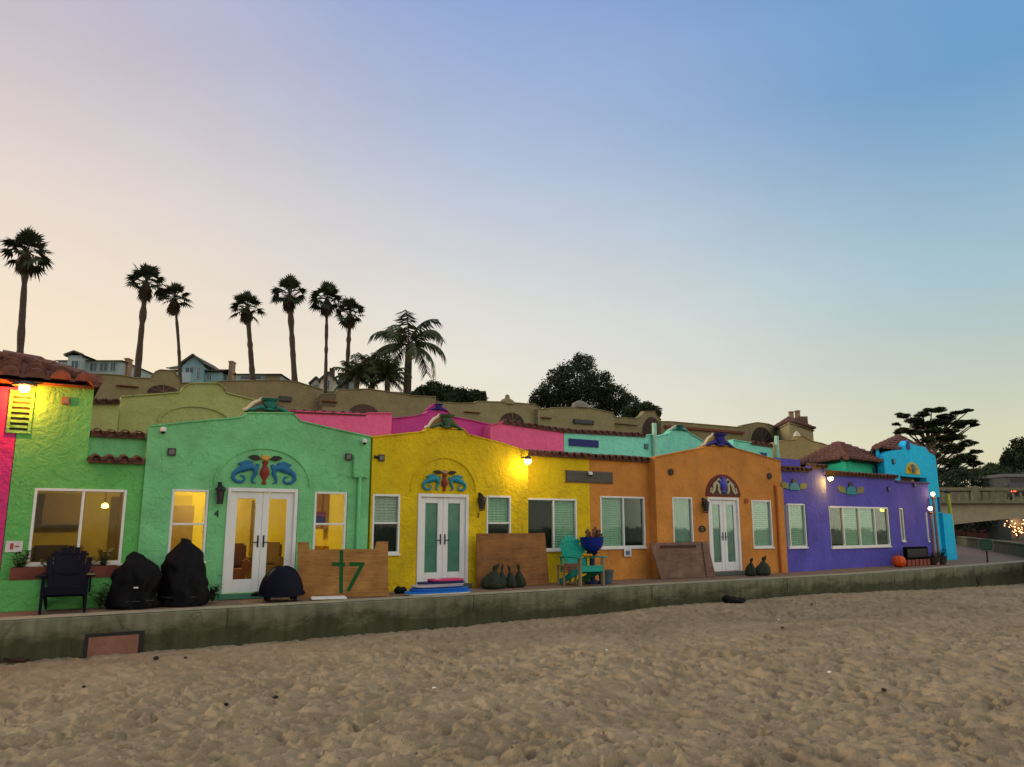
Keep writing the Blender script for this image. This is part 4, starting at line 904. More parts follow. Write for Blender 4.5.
s, t, top = block('magenta_cottage', 'magenta stucco cottage with a swept gable and dark crest, behind the yellow cottage', [(392.5,418.5),(410,417),(425,414),(432,409),(445,409),(452,417),(470,420.5),(491,425)], 6.5, MAGENTA, group=G2)
finial(t, s, (427, 411), (449, 411), 404, urn=UNAVY, band=MAGENTA, scroll=MAGENTA)
s, t, top = block('rose_cottage', 'rose pink stucco cottage with a tiled edge, adjoining the turquoise one', [(490.5,425),(503,422.5),(563.5,431.5)], 6, PINK2, group=G2)
tile_row(t, (top[1], top[2]), 0, pitch=.3, r=.1, out=.1)
s, t, top = block('turquoise_cottage', 'pale turquoise stucco cottage with a dark blue vent strip, behind the orange and yellow cottages', [(564,431.5),(645,436),(652,434.5),(656,437),(668,434),(674,428.5),(684,428.5),(690,434),(706,443)], 6, TEAL, group=G2)
tile_row(t, (top[0], top[1]), 0, pitch=.3, r=.1, out=.1)
c = s.rect((568.5, 438.5), (598, 447.5)); MB().box(c[0], c[1], -.05, -.001, c[2], c[3]).build('vent_strip', mat('blue_vent', (.02,.03,.16), .7, .3, 12), t)
finial(t, s, (670, 430), (688, 431), 425.5, urn=UTEAL, band=TEAL, scroll=CREAM)
wall_box(t, s, (646, 446.5), .2, m=mat('teal_vent', (.02,.2,.2), .7))
a, z = s.uv(652, 423.5); MB().tube([(a, -.12, z), (a, -.12, 2.5)], .09, 8).build('vent_pipe', mat('pale_green_pipe', (.35,.6,.42), .6), t, smooth=True)
s, t, top = block('turquoise_annex', 'turquoise stucco annex with a small square blue window, right behind the orange cottage gable', [(733,440),(772,446.5)], 6, TEAL, group=G2, depth=4)
tile_row(t, ((top[0][0]+(top[1][0]-top[0][0])*.45, s.uv(751, 443.3)[1]), (top[1][0], top[1][1])), 0, pitch=.3, r=.1, out=.1)
c = s.rect((760.5, 452.5), (766.5, 458)); o = MB().box(c[0], c[1], -.03, -.001, c[2], c[3]).build('window', mat('blue_window', (.01,.05,.22), .3), t)
MB().box(c[0]-.06, c[1]+.06, -.025, -.0008, c[3], c[3]+.06).build('window_frame', TEAL, o)
a, z = s.uv(772.5, 436); MB().tube([(a+.1, -.12, z), (a+.1, -.12, 2.5)], .09, 8).build('vent_pipe', mat('pale_green_pipe', (.35,.6,.42), .6), t, smooth=True)

# jade hut with tiled hip roof: corner towards the viewer
P0 = s.world(0, 0, 0)
hc = at_y(845, 460, 31.5)        # front corner
def hut():
    c = at_y(845.5, 457, 29.4); zt = c.z
    th = R(6); t = thing('jade_hut', 'jade green stucco hut with a clay tiled hip roof behind the purple cottage', 'building', (c.x, c.y, 0), R(18), None)
    # local: corner at origin, walls run left (-x, +y) and right (+x)
    ex, ey = 0, 0
    # choose a box turned so that two faces show: left face along -x axis (rotated back), right face along +x
    return c, zt, t
c, zt, t = hut()
t.rotation_euler = (0, 0, 0)
# left end (803) and right end (881) on the ground plan
lp = at_y(804, 461, 32.6); rp = at_y(881, 459.5, 31.6); c2 = Vector((c.x, c.y)); l2 = Vector((lp.x, lp.y)); r2 = Vector((rp.x, rp.y)); bk = l2+r2-c2
loc = lambda p: (p.x-c.x, p.y-c.y)
ring = [loc(c2), loc(r2), loc(bk), loc(l2)]
b = MB(); 
for p, q in zip(ring, ring[1:]+ring[:1]):
    d = (Vector(q)-Vector(p)).normalized(); nn = Vector((-d.y, d.x))*.2
    b.slab([p, q, (q[0]+nn.x, q[1]+nn.y), (p[0]+nn.x, p[1]+nn.y)], 2.55, zt)
b.build('wall', TEAL2, t)
mid = Vector(((ring[0][0]+ring[2][0])/2, (ring[0][1]+ring[2][1])/2)); ap = at_y(838, 445, c.y+mid.y)
ctr = Vector((mid.x, mid.y, 0)); ring3 = [Vector((p[0], p[1], zt))+(Vector((p[0], p[1], 0))-ctr).normalized()*.4-Vector((0,0,.1)) for p in ring]; A_ = Vector((ap.x-c.x, mid.y, ap.z))
b = MB()
for p, q in zip(ring3, ring3[1:]+ring3[:1]):
    tiled_slope(b, p, q, A_, A_, max(3, round((q-p).length/.3)), 8, .125)
    for k in range(8): b.tube([p+(A_-p)*k/8+Vector((0,0,.08)), p+(A_-p)*(k+1.1)/8+Vector((0,0,.05))], [.14,.11], 6)
b.add([v-Vector((0,0,.05)) for v in ring3], [(3,2,1,0)])
b.build('roof', TILE, t, smooth=True)
dl = (l2-c2).normalized(); dr_ = (r2-c2).normalized()
def hutbox(px, d, base, w_, h, zc, m, nm):
    nn = Vector((d.y, -d.x)) if d.x > 0 else Vector((-d.y, d.x)); 
    # outward = away from mid
    if nn.dot(Vector((mid.x, mid.y))) > 0: nn = -nn
    p = Vector((0,0))+d*base
    b = MB().slab([(p.x-d.x*w_/2, p.y-d.y*w_/2), (p.x+d.x*w_/2, p.y+d.y*w_/2), (p.x+d.x*w_/2+nn.x*.06, p.y+d.y*w_/2+nn.y*.06), (p.x-d.x*w_/2+nn.x*.06, p.y-d.y*w_/2+nn.y*.06)], zc-h/2, zc+h/2)
    b.build(nm, m, t)
hutbox(0, dr_, 2.6, .5, 1.6, zt-1.1, mat('hut_dark', (.03,.1,.16), .6), 'shutter')
hutbox(0, dl, .9, .25, .25, zt-.75, DARK, 'vent')
a_ = Vector((dr_.x*2.9, dr_.y*2.9)); 
MB().ball((a_.x+dr_.y*.15, a_.y-dr_.x*.15, zt-.4), .13).build('unlit_lamp', mat('cream_globe', (.6,.55,.35), .4), t, smooth='all')

# blue tower
s = Site(PX.x, PX.y, .72, px=880, inward=1.2); BT = thing('blue_tower', 'sky blue stucco tower with stepped gable, yellow arched niche and small clay roof', 'tower', s.o, s.th); U = s.uv
pk = [(884,461),(885,455),(889,451.5),(896,450),(903,449.5),(905.5,444),(908,440.5),(911.5,443.5),(918,446),(925,447),(929,452.5),(935.5,456)]
top = [U(*p) for p in pk]; x0 = top[0][0]; x1 = top[-1][0]; xe = U(940, 530)[0]
op = s.rect((900, 476), (927.5, 487)); ni = U(912.5, 474)
wall_mesh('wall', BLUE, BT, [(x0, -.05), (xe, -.05), (xe, 2.6), (x1+.03, 2.7)]+[(a, z) for a, z in reversed(top)], [rpoly(op)], y0=0, y1=.3)
bl_, br_ = U(875, 450, -3)[0], U(931, 450, -3)[0]
MB().slab([(x0, .301), (x0+.25, .301), (bl_+.25, 3.0), (bl_, 3.0)], -.05, U(880, 448)[1]).slab([(bl_+.25, 2.8), (br_, 2.8), (br_, 3.0), (bl_+.25, 3.0)], -.05, U(880, 448)[1]).slab([(x1-.25, .301), (x1, .301), (br_, 2.8), (br_-.25, 2.8)], -.05, U(932, 455)[1]).build('rear_walls', BLUE, BT)
zr = U(880, 447.5)[1]; ta = U(899, 437.5, -1.6)
r4 = [Vector((x0-.12, .2, zr)), Vector((x1+.0, .2, zr-.02)), Vector((br_+.15, 3.15, zr)), Vector((bl_-.15, 3.15, zr))]; A4 = Vector((ta[0], 1.6, ta[1])); b = MB()
for p, q in zip(r4, r4[1:]+r4[:1]):
    tiled_slope(b, p, q, A4, A4, max(3, round((q-p).length/.32)), 6, .13)
    for k in range(6): b.tube([p+(A4-p)*k/6+Vector((0,0,.06)), p+(A4-p)*(k+1.1)/6+Vector((0,0,.04))], [.12,.1], 6)
b.add([v-Vector((0,0,.05)) for v in r4], [(3,2,1,0)]); b.build('roof', TILE, BT, smooth=True)
MB().box(op[0], op[1], .5, .7, op[2]-.3, op[3]+.2).build('opening_back', mat('dim_ochre', (.2,.13,.06), .9), BT)
MB().box(op[0]+1.1, op[1]-1.2, .02, .25, op[2], op[3]-.12).build('wooden_beam', mat('ochre_wood', (.3,.19,.07), .8), BT)
hw = (U(919.5, 470)[0]-U(905.5, 470)[0])/2; na_ = U(912.5, 474)[0]; nz = U(912.5, 474)[1]; nh = U(912.5, 462.5)[1]-nz
NC = MB().prism([(na_+hw*math.cos(math.pi*k/14), nz+nh*math.sin(math.pi*k/14)) for k in range(15)], -.03, -.001).build('niche', mat('niche_yellow', (.6,.42,.03), .7), BT)
for sg in (-1, 1): MB().tube([(na_+sg*hw*.3, -.04, nz+.05), (na_+sg*hw*.5, -.04, nz+nh*.5), (na_+sg*hw*.3, -.04, nz+nh*.8)], [.05,.13,.03], 7, .4).build('scroll', mat('niche_orange', (.5,.25,.03), .7), NC)
MB().lathe([(.06,0),(.16,.2),(.1,nh*.5),(.12,nh*.7),(.02,nh*.85)], (na_, -.05, nz+.02), 10, 1, .3).build('urn_relief', mat('niche_blue', (.03,.15,.2), .6), NC)
for p in ((893, 461.5),): wall_box(BT, s, p, .2, m=mat('blue_vent2', (.02,.12,.2), .7))
a, z = U(907.5, 443.5); MB().box(a-.12, a+.12, -.04, -.001, z-.25, z+.1).build('crest', UNAVY, BT)
# stub wall right of the tower with dark blue banner and yellow pole
q = s.rect((942.5, 513), (956, 553)); 
sw_ = wall_mesh('stucco_screen', BLUE, None, [(q[0], -.03), (q[1]+.1, -.03), (q[1], q[3]-.05), (q[0], q[3])], y0=.0, y1=.2); sw_.location = s.o; sw_.rotation_euler = (0,0,s.th)
tag(sw_, 'low sky blue stucco screen wall at the foot of the blue tower', 'wall')
for k in range(5):
    pass
a, z0_ = U(943.5, 512, .2); z1_ = U(943.5, 497, .2)[1]
bn = MB().box(-.42, .42, -.015, .015, 0, z1_-z0_).build('banner', mat('navy_cloth', (.01,.03,.12), .8)); bn.location = s.world(a, .12, z0_); bn.rotation_euler = (0,0,s.th); tag(bn, 'dark blue banner hung beside the blue tower above its low screen wall', 'banner')
MB().tube([(-.44,0,z1_-z0_),(.44,0,z1_-z0_)], .025, 6).build('rod', DARK, bn)
a, zt_ = U(948, 493, -.35)
yp = MB().tube([(0,0,0),(.03,0,zt_*.6),(-.02,0,zt_)], [.08,.08,.07], 8).build('yellow_pole', mat('yellow_pole', (.5,.42,.04), .6), smooth=True); yp.location = s.world(a, .35, 0); tag(yp, 'leaning pale yellow pole behind the low blue screen wall, in front of the bridge', 'pole')
MB().lathe([(.12,0),(.14,.05),(.05,.12)], (-.02,0,zt_), 8).build('cap', DARK, yp)

# tan long hotel behind
G3 = 'tan stucco units of the long hotel on the slope'
def redstrip(t, s, tl, br, m=mat('red_tile_strip', (.17,.05,.035), .9, .3, 9)):
    c = s.rect(tl, br); MB().box(c[0], c[1], -.14, -.001, c[2], c[3]).build('tile_strip', m, t, bevel=.02)
def archfan(t, s, px, py, w_, h):
    a, z = s.uv(px, py); b = MB()
    o = b.prism([(a+w_/2*math.cos(math.pi*k/12), z+h*math.sin(math.pi*k/12)) for k in range(13)], -.05, -.001).build('arch_vent', mat('arch_dark', (.05,.03,.025), .9), t)
    r_ = MB()
    for k in range(1, 6): an = math.pi*k/6; r_.bar((a, -.055, z+.05), (a+w_*.46*math.cos(an), -.055, z+h*.92*math.sin(an)), .03, .02)
    r_.build('fan_rib', mat('arch_rib', (.2,.12,.07), .9), o)
T = []
s, t, top = block('tan_cottage', 'tan stucco hotel unit with a rounded end, below the pale blue house at far left', [(60,372),(78,373),(121,375.5),(135,378),(150,378.5),(155,372),(160,370),(174,371),(180,379)], 15, TAN, zb=0, group=G3)
redstrip(t, s, (116, 385), (139, 388)); archfan(t, s, 163, 393.5, 1.1, .32)
s, t, top = block('tan_cottage', 'tan stucco hotel unit with a flat top under the low white house', [(180,383),(207,383),(226,381),(281,380.5),(297,382),(323,390)], 15.6, TAN, zb=0, group=G3)
redstrip(t, s, (209, 391), (227, 394)); redstrip(t, s, (279, 396), (291, 402), GREY)
s, t, top = block('tan_cottage', 'tan stucco hotel unit below the bushy palms', [(323,394),(336,394),(338,390),(368,389),(386,391.5),(413,396),(436,397)], 15, TAN, zb=0, group=G3)
redstrip(t, s, (322, 400.5), (337, 403)); 
a, z = s.uv(329, 392); MB().box(a-.4, a+.3, -.03, -.001, z-.6, z-.1).build('vent', mat('tan_dark', (.13,.1,.05), .9), t)
s, t, top = block('tan_cottage', 'tan stucco hotel unit with two thin tile strips behind the magenta gable', [(435,402),(460,403.5),(475,403),(477,401.5),(504,402),(535,404.5),(540,408)], 15.3, TAN2, zb=0, group=G3)
redstrip(t, s, (463.5, 411.5), (480, 413.5)); redstrip(t, s, (410, 408), (424, 410)) ; archfan(t, s, 512, 424, 1.4, .55)
a, z = s.uv(509, 404); MB().lathe([(.5,0),(.35,.2),(.15,.3),(.12,.45),(.02,.5)], (a, .15, z), 10, 1, .5).build('crest', TAN, t)
s, t, top = block('tan_cottage', 'tan stucco hotel unit under the round dark tree, a brown vent strip on its wall', [(538,409),(549,409),(551,408),(575,407.5),(590,408),(613,413),(614,417)], 15, TAN2, zb=0, group=G3)
redstrip(t, s, (540.5, 417), (551, 419)); redstrip(t, s, (573, 419), (593, 425), GREY)
a, z = s.uv(582, 407.5); MB().lathe([(.6,0),(.5,.2),(.2,.35),(.02,.4)], (a, .15, z), 10, 1, .5).build('crest', mat('crest_grey', (.2,.17,.13), .9), t)
s, t, top = block('tan_cottage', 'tan stucco hotel unit with a tall narrow bell gable right of the round dark tree', [(613.5,417),(637,418.5),(641,416),(644,411.5),(655,411.5),(658,417),(661,420)], 15.4, TAN, zb=0, group=G3)
redstrip(t, s, (614, 423.5), (637, 425.5)); archfan(t, s, 652, 435, 1.4, 1.0)
s, t, top = block('tan_cottage', 'tan stucco hotel wing with one long thin tile strip, left of the chimney block', [(661,421.5),(669,421.5),(740,427.5),(742,425.5),(757,422.5),(768,424),(779,428)], 15, TAN, zb=0, group=G3)
redstrip(t, s, (664, 427.5), (743, 432.5)) if 0 else None
zA_, zB_ = s.uv(664, 426.5), s.uv(743, 433)
b = MB().bar((zA_[0], -.08, zA_[1]), (zB_[0], -.08, zB_[1]), .14, .14); b.build('tile_strip', MATS['red_tile_strip'], t); archfan(t, s, 762, 443.5, 1.9, 1.0)
redstrip(t, s, (750.5, 443.8), (772, 446.5))

def corner_block():
    c = at_y(789, 417.5, 44); l = at_y(767, 424, 49.5); r = at_y(812.5, 423, 47.5)
    t = thing('chimney_block', 'tall tan stucco block with two stubby chimneys on its tiled roof', 'building', (c.x, c.y, 0))
    zt = at_y(789, 421.5, 44).z; ring = [(0,0), (r.x-c.x, r.y-c.y), (r.x+l.x-2*c.x, r.y+l.y-2*c.y), (l.x-c.x, l.y-c.y)]
    MB().slab(ring, 0, zt).build('wall', TAN2, t)
    m_ = Vector((ring[2][0]/2, ring[2][1]/2, 0)); A_ = Vector((m_.x, m_.y, at_y(793, 418, c.y+m_.y).z))
    b = MB(); r3 = [Vector((p[0], p[1], zt))+(Vector((p[0], p[1], 0))-m_).normalized()*.15 for p in ring]
    for p, q in zip(r3, r3[1:]+r3[:1]): tiled_slope(b, p, q, A_, A_, max(3, round((q-p).length/.4)), 6, .09)
    b.add([v-Vector((0,0,.12)) for v in r3], [(3,2,1,0)]); b.build('roof', TILED, t, smooth=True)
    for px, ty in ((791, 411.5), (797.3, 410.5)):
        p = at_y(px, ty, c.y+m_.y-.3); x, y = p.x-c.x, p.y-c.y
        MB().box(x-.13, x+.13, y-.13, y+.13, zt, p.z-.1).box(x-.16, x+.16, y-.16, y+.16, p.z-.1, p.z).build('chimney', mat('chimney_brick', (.3,.19,.11), .9), t, bevel=.03)
    p = at_y(801, 417, c.y+m_.y-.5); MB().box(p.x-c.x-.3, p.x-c.x+.3, p.y-c.y-.3, p.y-c.y+.3, zt, p.z).build('roof_hood', mat('hood_brown', (.14,.08,.05), .9), t)
    MB().box(-1.7,-1.3,1.5,1.6, zt-1.6, zt-1.2).build('vent', GREY, t)
corner_block()
s, t, top = block('ochre_cottage', 'ochre stucco building with a rounded gable hump in front of the chimney block', [(774,443),(784,440.5),(796,440),(798,437),(802,436),(811,441),(822,443.5),(833,447.5),(845,452)], 9.5, mat('ochre_stucco2', (.36,.25,.1), .92, .1, 2, stucco=.3, grime=.2), zb=0, depth=4, group=None)
a, z = s.uv(798.5, 436.5); MB().lathe([(.25,0),(.2,.15),(.02,.3)], (a, .1, z), 10, 1, .6).build('crest', CREAM, t)

# ------------------------------------------------------------------ bridge, river wall
STONE = mat('bridge_concrete', (.3,.255,.16), .9, .15, 1.5, bump=.5, bscale=6, grime=.3); STONED = mat('bridge_rail', (.17,.15,.09), .9, .2, 2, bump=.4)
YB = 62.0
zt_, zm, zl = at_y(980, 487.5, YB).z, at_y(980, 503.5, YB).z, at_y(980, 507, YB).z
xl, xr = at_y(900, 500, YB).x, 82
BR = thing('bridge', 'pale concrete road bridge with a balustrade, at the right edge behind the patio', 'bridge', (xl, YB, 0))
LN = xr-xl
arch = []
q = at_y(958, 524, YB); zbot = q.z; xe_ = at_y(1024, 516.5, YB).x-xl
arch = [(0, zbot-.4), (q.x-xl-4, zbot-.4)]
for k in range(13): 
    t_ = k/12; arch.append((q.x-xl+t_*30, zbot+1.0*math.sin(math.pi*t_)*1.0))
arch += [(LN, zbot-.4), (LN, zm-.02), (0, zm-.02)]
wall_mesh('deck', STONE, BR, arch, y0=0, y1=9)
MB().box(0, LN, -.35, .4, zm-.02, zm+.25).build('cornice', STONED, BR, bevel=.04)
MB().box(0, LN, -.2, .2, zt_-.28, zt_).box(0, LN, 8.5, 8.9, zm, zt_).build('handrail', STONED, BR, bevel=.03)
for k in range(46):
    x = 1.0+k*.62
    if x > LN-1: break
    if k % 8 == 0: MB().box(x-.3, x+.3, -.24, .24, zm+.25, zt_+.08).build('rail_post', STONED, BR, bevel=.03)
    else: MB().lathe([(.12,0),(.12,.06),(.06,.12),(.11,.4),(.05,.75),(.1,.9)], (x, 0, zm+.25), 8).build('baluster', STONED, BR, smooth=True) if zt_-zm > .8 else None
MB().box(-3, 3.6, 1, 8.8, -1, zbot-.2).build('pier', STONE, BR)
# car on the bridge
def car(loc, rz):
    t = thing('car', 'dark car with glowing red tail lights on the bridge at the right edge', 'car', loc, rz)
    P = [(-2.2,.35),(-2.25,.75),(-2.1,1.0),(-1.5,1.05),(-1.0,1.48),(.6,1.5),(1.25,1.05),(2.1,.9),(2.25,.6),(2.2,.35)]
    MB().prism(P, -.85, .85).build('body', mat('dark_car_paint', (.03,.03,.035), .3), t, bevel=.05)
    for sg in (-1, 1):
        MB().prism([(-1.35,1.08),(-.95,1.4),(.5,1.42),(1.0,1.08)], sg*.851, sg*.86).build('side_window', mat('car_glass', (.01,.012,.015), .1), t)
        for x in (-1.4, 1.4): MB().tube([(x,sg*.7,.33),(x,sg*.88,.33)], .33, 14).build('wheel', mat('tyre', (.015,.015,.015), .9), t)
        MB().box(-2.29,-2.16,sg*.5,sg*.84,.7,1.0).build('tail_light', mat('tail_light', (.5,.02,.01), emit=(1,.05,.03), es=22), t)
        MB().box(2.12,2.28,sg*.5,sg*.78,.6,.75).build('headlight', mat('head_lamp', (.7,.7,.7), emit=(1,.9,.75), es=3), t)
    return t
pc = at_y(1019, 494, YB+3); car((pc.x, YB+3.0, zm+.3), R(-115)+math.pi)
# river wall
wA_ = (at_y(1040, 548, 35.5), at_y(957, 534, 56.5)); zw = .55
ax_, ay_ = (34.0, 30.5); 
pA = at_y(1024, 545.5, 36); zw = pA.z
b_ = MB(); P1 = Vector((pA.x, pA.y)); P2 = at_y(957, 535.5, 60); P2 = Vector((P2.x, P2.y)); d = (P1-P2).normalized(); P0_ = P1+d*10; nn = Vector((-d.y, d.x))*.35
b_.slab([tuple(P2), tuple(P0_), tuple(P0_+nn), tuple(P2+nn)], -.3, zw).slab([tuple(P2-nn*.15), tuple(P0_-nn*.15), tuple(P0_+nn*1.15), tuple(P2+nn*1.15)], zw, zw+.08)
o = b_.build('river_wall', mat('mossy_concrete', (.09,.1,.05), .9, .25, 1.5, bump=.5, col2=(.16,.15,.09)), bevel=.02); tag(o, 'low mossy concrete wall curving off towards the bridge at the right', 'wall')
# far bank seen under the bridge
fb = thing('shopfront', 'dim pale buildings on the far bank seen under the bridge arch', 'building', (at_y(990, 525, 95).x, 95, 0))
FW = MB().box(-14, 24, 0, 6, 0, 5.6).build('wall', mat('dim_plaster', (.12,.1,.075), .9, .3, .5), fb)
for k in range(9):
    x = -8+k*3.1; MB().box(x, x+1.6, -.05, 0, .6, 2.3).build('window', mat('dark_pane', (.03,.025,.025), .2), fb)
o = MB().box(-16, 26, -3, -2.6, -.1, .9).build('low_hedge_wall', mat('brick_red', (.16,.05,.04), .9, .4, 2)); o.location = fb.location; o.name = 'brick_wall'; tag(o, 'low dark red brick wall on the far bank under the bridge', 'wall')
# shrub wrapped in string lights under the arch
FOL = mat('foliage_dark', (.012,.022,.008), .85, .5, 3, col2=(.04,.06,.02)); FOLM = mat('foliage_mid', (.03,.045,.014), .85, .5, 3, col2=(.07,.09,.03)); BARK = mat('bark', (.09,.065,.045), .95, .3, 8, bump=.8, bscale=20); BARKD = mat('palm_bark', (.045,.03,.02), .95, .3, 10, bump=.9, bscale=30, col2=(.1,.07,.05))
def leafcloud(mb, clumps, n, size, seed=1, squash=1.0, flat=0):
    rd = np.random.RandomState(seed); tot = sum(c[3]**2 for c in clumps)
    for (cx, cy, cz, r, *sq) in clumps:
        k = int(n*r*r/tot); q = sq[0] if sq else squash
        d = rd.randn(k, 3); d /= np.linalg.norm(d, axis=1)[:, None]; rad = r*rd.uniform(.35, 1.0, k)**.6*(1+.09*rd.randn(k))
        p = d*rad[:, None]*np.array([1, 1, q])+np.array([cx, cy, cz])
        t1 = rd.randn(k, 3); t1 /= np.linalg.norm(t1, axis=1)[:, None]; t2 = np.cross(t1, rd.randn(k, 3)); t2 /= np.linalg.norm(t2, axis=1)[:, None]
        if flat: t1[:, 2] *= .3; t2[:, 2] *= .3
        s_ = size*rd.uniform(.5, 1.4, k)[:, None]
        for a, b, c, e in zip(p-t1*s_, p-t2*s_*.45, p+t1*s_, p+t2*s_*.45): 
            o = len(mb.v); mb.v += [tuple(a), tuple(b), tuple(c), tuple(e)]; mb.f.append((o, o+1, o+2, o+3))
def lit_shrub():
    p = at_y(1017, 533, 80); t = thing('lit_shrub', 'bare shrub wrapped in glowing string lights under the bridge at the right edge', 'shrub', (p.x, 80, .2))
    b = MB(); rd = random.Random(3); tips = []
    for k in range(16):
        a = rd.uniform(0, 6.28); e = Vector((math.cos(a)*rd.uniform(.4,1.6), math.sin(a)*.6, rd.uniform(1.2, 2.2))); b.tube([(0,0,0), e*.5+Vector((0,0,.2)), e], [.06,.04,.015], 5); tips.append(e)
    b.build('branches', BARK, t)
    bl = None; BM_ = mat('string_bulb', (1,.7,.4), emit=(1,.42,.18), es=8)
    for e in tips:
        for j in range(4):
            f = .35+.65*j/3; ps = tuple(e*f+Vector((rd.uniform(-.3,.3), -.1, rd.uniform(-.3,.1))))
            if bl is None: bl = MB().ball((0,0,0), .06, seg=6).build('bulb', BM_, t); o = bl
            else: o = bl.copy(); COL.objects.link(o)
            o.location = ps; o.scale = (rd.uniform(.4,1.0),)*3
    lamp((0,-.5,1.4), 60, (1,.5,.2), .4, t)
lit_shrub()
# street lamps by the blue tower
def globe_lamp(px, py, Yd, label, post=POSTM if 'POSTM' in globals() else mat('lamp_post_pink', (.22,.12,.12), .7)):
    p = at_y(px, py, Yd); t = thing('globe_lamp', label, 'lamp post', (p.x, p.y, 0), 0, 'globe lamps beside the blue tower')
    MB().lathe([(.13,0),(.13,.12),(.06,.2),(.05,1.2),(.045,p.z-.2),(.1,p.z-.17),(.1,p.z-.12)], (0,0,0), 10).build('post', post, t, smooth=True)
    MB().ball((0,0,p.z), .075).build('globe', BULB, t, smooth='all'); lamp((0,-.25,p.z), 6, (1,.72,.05), .1, t); return t
sp_ = SP
q = sp_.uv(932.5, 494, -.1); w_ = sp_.world(q[0], .1, 0); globe_lamp(932.8, 494, w_.y, 'taller lit globe lamp at the right end of the purple cottage')
q = sp_.uv(930.3, 508.5, .5); w_ = sp_.world(q[0], -.5, 0); globe_lamp(930.3, 508.5, w_.y, 'shorter lit globe lamp at the right end of the purple cottage')
# ------------------------------------------------------------------ things on the patio
def adirondack(name, label, loc, rz, m, group=None, sc=1.0, leg2=None):
    t = thing(name, label, 'chair', loc, rz, group); t.scale = (sc, sc, sc*(1.07 if leg2 else 1))
    b = MB()
    for k in range(5):
        y0 = -.3+k*.115; z0 = .37-k*.035; M = Matrix.Translation((0, y0, z0)) @ Matrix.Rotation(-.3, 4, 'X'); b.obox(M, .54, .1, .02)
    b.build('seat', m, t, bevel=.005)
    b = MB(); nsl = 7
    for k in range(nsl):
        u = (k-(nsl-1)/2)/((nsl-1)/2); h = .84-.2*u*u; tilt = .4; x0 = u*.2; x1 = u*.29; n_ = 5
        for j in range(n_):
            f0, f1 = j/n_, (j+1)/n_
            p = Vector((x0+(x1-x0)*f0, .2+h*f0*math.sin(tilt)+.03*(1-u*u), .22+h*f0*math.cos(tilt))); q = Vector((x0+(x1-x0)*f1, .2+h*f1*math.sin(tilt)+.03*(1-u*u), .22+h*f1*math.cos(tilt)))
            wd = .094*(.9 if (j == n_-1) else 1); b.bar(p, q, wd, .018)
    b.bar((-.29,.36,.55), (.29,.36,.55), .03, .05).bar((-.27,.5,.86), (.27,.5,.86), .03, .04)
    b.build('backrest', m, t)
    for sg in (-1, 1):
        MB().slab([(sg*.27,-.42), (sg*.41,-.45), (sg*.42,-.3), (sg*.37,.42), (sg*.29,.42)][::sg], .55, .575).build('armrest', m, t, bevel=.008)
        MB().bar((sg*.3,-.33,0), (sg*.3,-.33,.55), .04, .1).build('leg', leg2 or m, t, bevel=.005)
        MB().bar((sg*.27,-.36,.33), (sg*.27,.62,.0), .03, .12).build('leg', m, t, bevel=.005)
        MB().bar((sg*.33,.33,.25), (sg*.33,.36,.56), .03, .06).build('arm_post', m, t)
    MB().bar((-.27,-.36,.34),(.27,-.36,.34), .025, .12).build('apron', m, t)
    return t
def spot(px, off, z=0.0):
    """point on the patio, off metres in front of the common facade line"""
    s_ = Site(*FS); a = s_.uv(px, 585, off)[0]; q = s_.world(a, -off, z); return q
GN = 'navy adirondack chairs on the patio'
p = spot(66, .86); adirondack('adirondack_chair', 'navy adirondack chair in front of the red planter box, leftmost chair', (p.x, p.y, 0), R(27), NAVY, GN, 1.08)
p = spot(281, .92); tC = thing('round_chair', 'navy round-backed tub chair before the right leaf of the green cottage door', 'chair', (p.x, p.y, 0), R(205))
b = MB(); sg_ = 24; vs = []; fs = []
for j_ in range(9):                      # dome shaped wrap-round back, open to the front
    el = j_/8*math.pi/2
    for k in range(sg_+1):
        a = R(-15)+R(210)*k/sg_
        for q in ((1 if k % 4 else .972), .9): vs.append((.43*q*math.cos(a)*math.cos(el*.93), .36*q*math.sin(a)*math.cos(el*.93)+.05, .1+.56*q*math.sin(el)*(1+.02*math.sin(a*9))))
for j_ in range(8):
    for k in range(sg_):
        o_ = (j_*(sg_+1)+k)*2; u_ = o_+(sg_+1)*2
        fs += [(o_, o_+2, u_+2, u_), (o_+1, u_+1, u_+3, o_+3)]
        if k == 0: fs.append((o_, u_, u_+1, o_+1))
        if k == sg_-1: fs.append((o_+2, o_+3, u_+3, u_+2))
b.add(vs, fs); b.build('backrest', NAVY, tC, smooth='all')
MB().lathe([(.3,.1),(.38,.12),(.39,.2),(.3,.24)], (0,-.02,0), 20).build('seat', NAVY, tC, smooth=True)
for q in (-1, 1): 
    MB().tube([(q*.36,.1,.14), (q*.44,-.15,.13), (q*.5,-.28,.1)], [.05,.05,.03], 8).build('armrest', NAVY, tC, smooth='all')
    for w_ in (-1, 1): MB().box(q*.25-.03, q*.25+.03, w_*.2-.03, w_*.2+.03, 0, .12).build('leg', NAVY, tC)
TEALC = mat('teal_paint', (.005,.3,.22), .45, .15, 6); 
p = spot(583, .8); adirondack('adirondack_chair', 'teal adirondack chair with tan front legs turned sideways beside the blue bowl planter', (p.x, p.y, 0), R(29), TEALC, None, 1.12, mat('tan_wood', (.3,.22,.13), .8))
